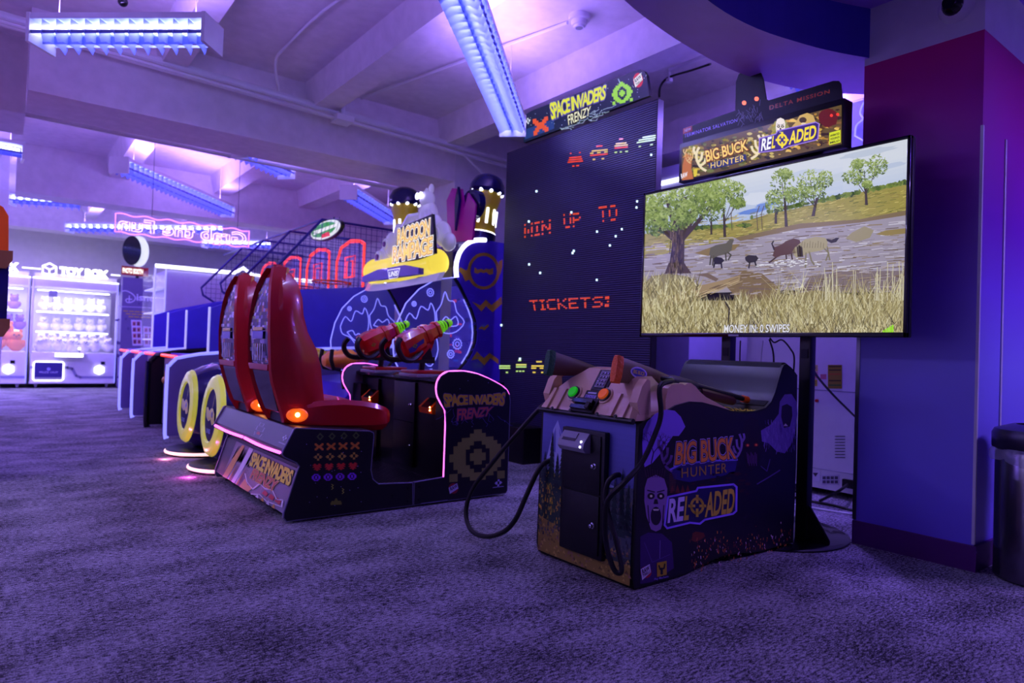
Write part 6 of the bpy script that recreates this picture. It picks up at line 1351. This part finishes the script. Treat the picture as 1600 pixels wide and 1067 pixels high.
# white cabinet with lit rim, behind the basketball lanes
wc = thing('large_prize_machine', 'large white machine with brightly lit top rim beyond the basketball lanes', 'arcade game', (3.2, 12.8, 0))
q = MB(); q.box(2.14, 4.6, 12.2, 13.4, .02, 2.17, 'lilac_panel') if 'lilac_panel' in MATS else None
mat('lilac_panel', rgb(190, 185, 225), .4); q = MB(); q.cbox(2.14, 4.6, 12.2, 13.4, 0, 2.17, 'lilac_panel', .01); q.build('cabinet', wc)
q = MB(); q.box(1.97, 2.13, 12.2, 13.3, 0, 2.2, 'clear'); q.build('clear_side', wc)
q = MB(); q.tube([(1.97, 12.18, 2.22), (3.2, 12.18, 2.22), (3.35, 12.18, 2.32), (3.5, 12.18, 2.22), (4.6, 12.18, 2.2)], .03, 'white_led', 8); q.build('rim_light', wc)
q = MB(); q.tube([(1.97, 12.18, .3), (1.97, 12.18, 2.2)], .016, 'white_led2', 6); q.tube([(2.13, 12.18, .3), (2.13, 12.18, 2.2)], .012, 'white_led2', 6); q.build('edge_light', wc)
q = MB()
for z in (1.0, 1.45, 1.85): q.box(1.98, 2.12, 12.3, 13.2, z, z+.02, 'white_led2')
q.build('shelf', wc)

# neon sign seen from behind
ns = thing('neon_sign', 'purple neon sign Grab the Fun hanging mirrored, seen from behind', 'neon sign', (1.77, 9.0, 2.36))
x0, x1, z0, z1 = 1.06, 2.49, 2.285, 2.43
def neon(q, s, off, r, m_, X0, X1, Z0, Z1, ref=0):
    rv, _ = text_geo(s, ref); a0 = min(v[0] for v in rv); a1 = max(v[0] for v in rv); c0 = min(v[1] for v in rv); c1 = max(v[1] for v in rv)
    vs, fs = text_geo(s, off); E_ = {}
    for f in fs:
        for i in range(len(f)): k = tuple(sorted((f[i], f[(i+1) % len(f)]))); E_[k] = E_.get(k, 0)+1
    # weld points that coincide, then walk the outline
    nb = {}; key = lambda i: (round(vs[i][0], 4), round(vs[i][1], 4))
    cnt = {}
    for f in fs:
        for i in range(len(f)): k = tuple(sorted((key(f[i]), key(f[(i+1) % len(f)])))); cnt[k] = cnt.get(k, 0)+1
    for (a, b_), n_ in cnt.items():
        if n_ == 1 and a != b_: nb.setdefault(a, []).append(b_); nb.setdefault(b_, []).append(a)
    seen = set()
    for st_ in nb:
        if st_ in seen: continue
        loop = [st_]; seen.add(st_); cur = st_
        while True:
            nx = [p for p in nb[cur] if p not in seen]
            if not nx: break
            cur = nx[0]; seen.add(cur); loop.append(cur)
        if len(loop) > 2:
            q.tube([(X1-(p[0]-a0)/(a1-a0)*(X1-X0), 9.0, Z0+(p[1]-c0)/(c1-c0)*(Z1-Z0)) for p in loop], r, m_, 5, closed=True)
q = MB(); neon(q, 'Grab the Fun', .02, .0055, 'neon_core', x0, x1, z0, z1) if 0 else None
mat('neon_core', rgb(255, 200, 255), .3, emis=(.95, .55, 1, 1), es=2.8)
neon(q, 'Grab the Fun', .02, .0038, 'neon_core', x0, x1, z0, z1); q.build('letters', ns)
q = MB(); random.seed(3); top = []; N_ = 46
for i in range(N_): u = i/(N_-1); top.append((x0-.04+u*(x1-x0+.08), z1+.035+.012*math.sin(u*38)))
bot = [(x, z0-.035+.010*math.sin(i*.9)) for i, (x, z) in enumerate(top)][::-1]
q.tube([(x, 9.0, z) for x, z in top+bot], .0055, 'purple_neon', 6, closed=True); q.build('outline_tube', ns)
q = MB(); q.box(x0-.06, x1+.06, 9.012, 9.018, z0-.06, z1+.07, 'clear'); q.build('acrylic_sheet', ns)
for x in (x0+.34, x1-.1): q = MB(); q.tube([(x, 9.02, z1+.06), (x, 9.02, CEIL)], .003, 'dark_metal', 5); q.build('wire', ns)
l = bpy.data.lights.new('neon_glow', 'POINT'); l.energy = 6; l.color = (.8, .2, 1); l.shadow_soft_size = .05; o = bpy.data.objects.new('neon_glow', l); COL.objects.link(o); o.parent = ns; o.location = (.0, .3, .1)

# machine at the left edge
e1 = onY(17, 392, 5.5); e2 = onY(8, 512, 5.5)
lm = thing('orange_top_machine', 'dark blue machine with an orange rounded top cut off by the left edge', 'arcade game', (e1.x-.5, 5.9, 0))
q = MB(); q.cbox(e1.x-.9, e1.x-.005, 5.5, 6.4, e2.z, e1.z, 'navy_plastic', .01); q.build('upper_cabinet', lm)
q = MB(); q.cbox(e1.x-.9, e1.x-.25, 5.6, 6.3, 0, e2.z, 'blue_laminate', .01); q.build('lower_cabinet', lm)
a = onY(0, 312, 5.5); q = MB(); q.prism([(e1.x-.9, e1.z)]+[(e1.x-.9, a.z-.02), (e1.x-.1, a.z-.02), (e1.x-.05, a.z-.045), (e1.x-.02, a.z-.10), (e1.x-.012, e1.z)], 'y', 5.5, 6.4, 'orange'); q.build('orange_hood', lm)
mat('bronze', rgb(150, 95, 60), .4)
for z in (e1.z-.06, e2.z):
    q = MB(); q.prism([(e1.x-.14, z-.02), (e1.x-.14, z+.05), (e1.x+.012, z+.06), (e1.x+.012, z-.0), (e1.x-.02, z-.06), (e1.x-.07, z-.06), (e1.x-.08, z-.02)], 'y', 5.48, 5.52, 'bronze'); q.build('corner_bracket', lm)
q = MB(); q.face([(e1.x-.8, 5.497, 1.1), (e1.x-.07, 5.497, 1.1), (e1.x-.07, 5.497, e1.z-.2), (e1.x-.8, 5.497, e1.z-.2)], 'glow', rgb(60, 120, 170)); q.face([(e1.x-.8, 5.496, 1.1), (e1.x-.07, 5.496, 1.1), (e1.x-.07, 5.496, 1.2), (e1.x-.8, 5.496, 1.25)], 'glow', rgb(90, 160, 70)); q.build('screen', lm)

# white machine seen from its back, behind the television
wm = thing('white_machine', 'white machine seen from the back with vents and warning labels near the column', 'arcade game', (5.2, 2.6, 0))
q = MB(); q.cbox(4.93, 5.55, 1.95, 3.2, .05, 2.1, 'machine_white', .008); q.box(4.926, 4.934, 1.96, 3.19, .785, .792, 'grey_plastic'); q.box(4.926, 4.934, 1.96, 3.19, .195, .20, 'grey_plastic'); q.build('cabinet', wm)
FM = crop_map(1200, 500, 2.54, 'x', 4.926, (-1, 0, 0), .001)
q = MB()
for i in range(8): art(q, FM, rect(266, 460+i*12, 306, 463+i*12), rgb(30, 26, 40), k=1)
q.build('vent', wm)
q = MB(); art(q, FM, rect(238, 178, 294, 272), rgb(150, 130, 40), k=1)
for y_, c in ((182, (60, 50, 20)), (196, (60, 50, 20)), (212, (190, 90, 40)), (238, (60, 50, 20)), (256, (40, 110, 50))): art(q, FM, rect(242, y_, 290, y_+5), rgb(*c), k=2)
q.build('warning_label', wm)
q = MB(); art(q, FM, rect(160, 178, 198, 204), rgb(215, 200, 120), k=1); art(q, FM, rect(160, 206, 198, 232), rgb(220, 150, 150), k=1); art(q, FM, rect(160, 236, 196, 262), rgb(200, 190, 60), k=1)
for y_ in (186, 192, 214, 222, 244, 252): art(q, FM, rect(165, y_, 192, y_+2), rgb(60, 50, 60), k=2)
art(q, FM, rect(208, 215, 232, 235), rgb(190, 110, 130), k=1); q.build('warning_label', wm)
q = MB(); art(q, FM, rect(172, 598, 206, 640), rgb(215, 210, 225), k=1); art(q, FM, [(178, 606), (200, 606), (189, 622)], rgb(60, 50, 70), k=2); art(q, FM, rect(213, 614, 283, 654), rgb(190, 185, 205), k=1)
for j in range(2):
    for i in range(4): art(q, FM, rect(217+i*16, 620+j*16, 230+i*16, 632+j*16), rgb(70, 64, 90), k=2)
q.build('rating_plate', wm)
q = MB(); p = FM(195, 320, 0); q.lathe([(.012, 0), (.012, .012), (.0, .014)], p, (-1, 0, 0), 'red_plastic', 12); q.build('knob', wm)
q = MB(); p = FM(328, 650, 0); q.box(4.90, 4.93, p.y-.05, p.y+.05, p.z-.03, p.z+.03, 'black'); q.build('socket', wm)
tpz = [onX(x, y, 4.9) for x, y in ((1318, 158), (1360, 152), (1360, 215), (1330, 222), (1325, 215), (1318, 200))]
q = MB(); q.box(4.96, 4.97, 2.0, 2.5, 2.1, 2.95, 'clear_blue'); q.build('clear_topper', wm)
q = MB(); q.tube(smooth_pts([onX(x, y, 4.95) for x, y in ((1336, 212), (1338, 196), (1348, 186), (1344, 176), (1350, 160), (1362, 158))], 4), .006, 'lav_led', 5); q.tube([onX(x, y, 4.95) for x, y in ((1335, 212), (1352, 222), (1364, 218))], .006, 'lav_led', 5); q.build('edge_light', wm)
for x in (2.0, 3.1): q = MB(); q.lathe([(.03, 0), (.03, .05)], (5.0, x, 0), (0, 0, 1), 'black', 10); q.build('foot', wm)
P = [Vector((4.88, FM(328, 650).y, FM(328, 650).z))]+[onX(1200+x/2.54, 500+y/2.54, 4.6) for x, y in ((290, 672), (250, 695), (205, 718))]
wire([(p.x, p.y, max(p.z, .012)) for p in P], .01, 'black_rubber', 'black power cord running from the white machine socket to the floor')
random.seed(5); P = []
for i in range(14): a = i*1.1; P.append((4.55+.12*math.cos(a)+i*.01, 2.85+.16*math.sin(a)-i*.015, .012+.006*(i % 3)))
P += [(4.6, 2.5, .012), (4.62, 2.3, .012), (4.6, 2.1, .012), (4.7, 1.95, .06)]
wire(P, .009, 'black_rubber', 'tangle of black cables lying on the carpet behind the console', kind='cable')
wire([(4.45, 2.9, .01), (4.4, 2.6, .01), (4.42, 2.3, .01), (4.5, 2.0, .01)], .006, 'white_metal', 'thin white cable lying on the carpet in front of the white machine')
# low dark cabinet with a lit rim between the LED tower and the television
q_ = thing('small_kiosk', 'purple kiosk with a bright lit top edge behind the television', 'arcade game', (5.1, 3.9, 0))
a = onX(1030, 287, 4.9); b_ = onX(1062, 285, 4.9)
q = MB(); q.cbox(4.91, 5.5, b_.y-.15, a.y+.2, .02, a.z+.15, 'lilac_panel', .01); q.build('cabinet', q_)
q = MB(); q.box(4.895, 4.912, b_.y-.1, a.y+.15, a.z-.018, a.z+.018, 'white_led'); q.build('rim_light', q_)
# beams and sprinkler at the right wall
q = MB(); q.box(5.0, 5.6, 1.9, 6.69, 2.95, 3.25, 'ceiling_paint'); struct(q, 'trim_14')
wire([onX(1030, 152, 4.7), onX(1032, 135, 4.7), onX(1045, 121, 4.7), onX(1080, 110, 4.7), onX(1110, 100, 4.6)], .010, 'black_rubber', 'dark cable curving up from the LED tower to the ceiling')
p = onX(1046, 120, 4.7); q = MB(); q.lathe([(.03, 0), (.03, .03), (.012, .04), (.012, .12)], (p.x, p.y, p.z-.05), (0, 0, 1), 'white_metal', 10); q.tube([(p.x, p.y, p.z+.06), (p.x, p.y-.9, p.z+.06)], .02, 'white_metal', 8); q.tube([(p.x, p.y-.4, p.z+.06), (p.x, p.y-.4, CEIL)], .01, 'white_metal', 6)
tag(q.build('sprinkler', None, tuple(p)), 'white sprinkler pipe stub beside the dark ceiling cable', 'sprinkler')

# ---------------------------------------------------------------- waste bin
tb = thing('trash_can', 'brushed metal trash can with dark lid and clear bag at the right edge', 'trash can', (3.93, .96, 0))
mat('bin_steel', rgb(120, 115, 130), .22, metal=.9); mat('bin_lid', rgb(60, 58, 75), .3, metal=.6); mat('bag', rgb(200, 200, 230), .3, alpha=.35)
q = MB(); q.lathe([(.17, 0), (.185, .01), (.185, .60), (.18, .61)], (3.93, .96, 0), (0, 0, 1), 'bin_steel', 40); q.build('body', tb)
q = MB(); q.lathe([(.195, .615), (.20, .625), (.20, .69), (.19, .71), (.12, .735), (.105, .735), (.10, .70)], (3.93, .96, 0), (0, 0, 1), 'bin_lid', 40); q.build('lid', tb)
q = MB(); rings = []
for z, r_, k in ((.63, .192, .0), (.60, .20, .012), (.57, .197, .018), (.545, .19, .02)):
    rings.append([Vector((3.93+(r_+k*math.sin(a*7)+k*.6*math.sin(a*3))*math.cos(a), .96+(r_+k*math.sin(a*7)+k*.6*math.sin(a*3))*math.sin(a), z-.02*math.sin(a*2)*(.63-z)*10)) for a in [i*2*PI/48 for i in range(48)]])
q.loft(rings, 'bag', cap=False); q.build('bin_bag', tb)
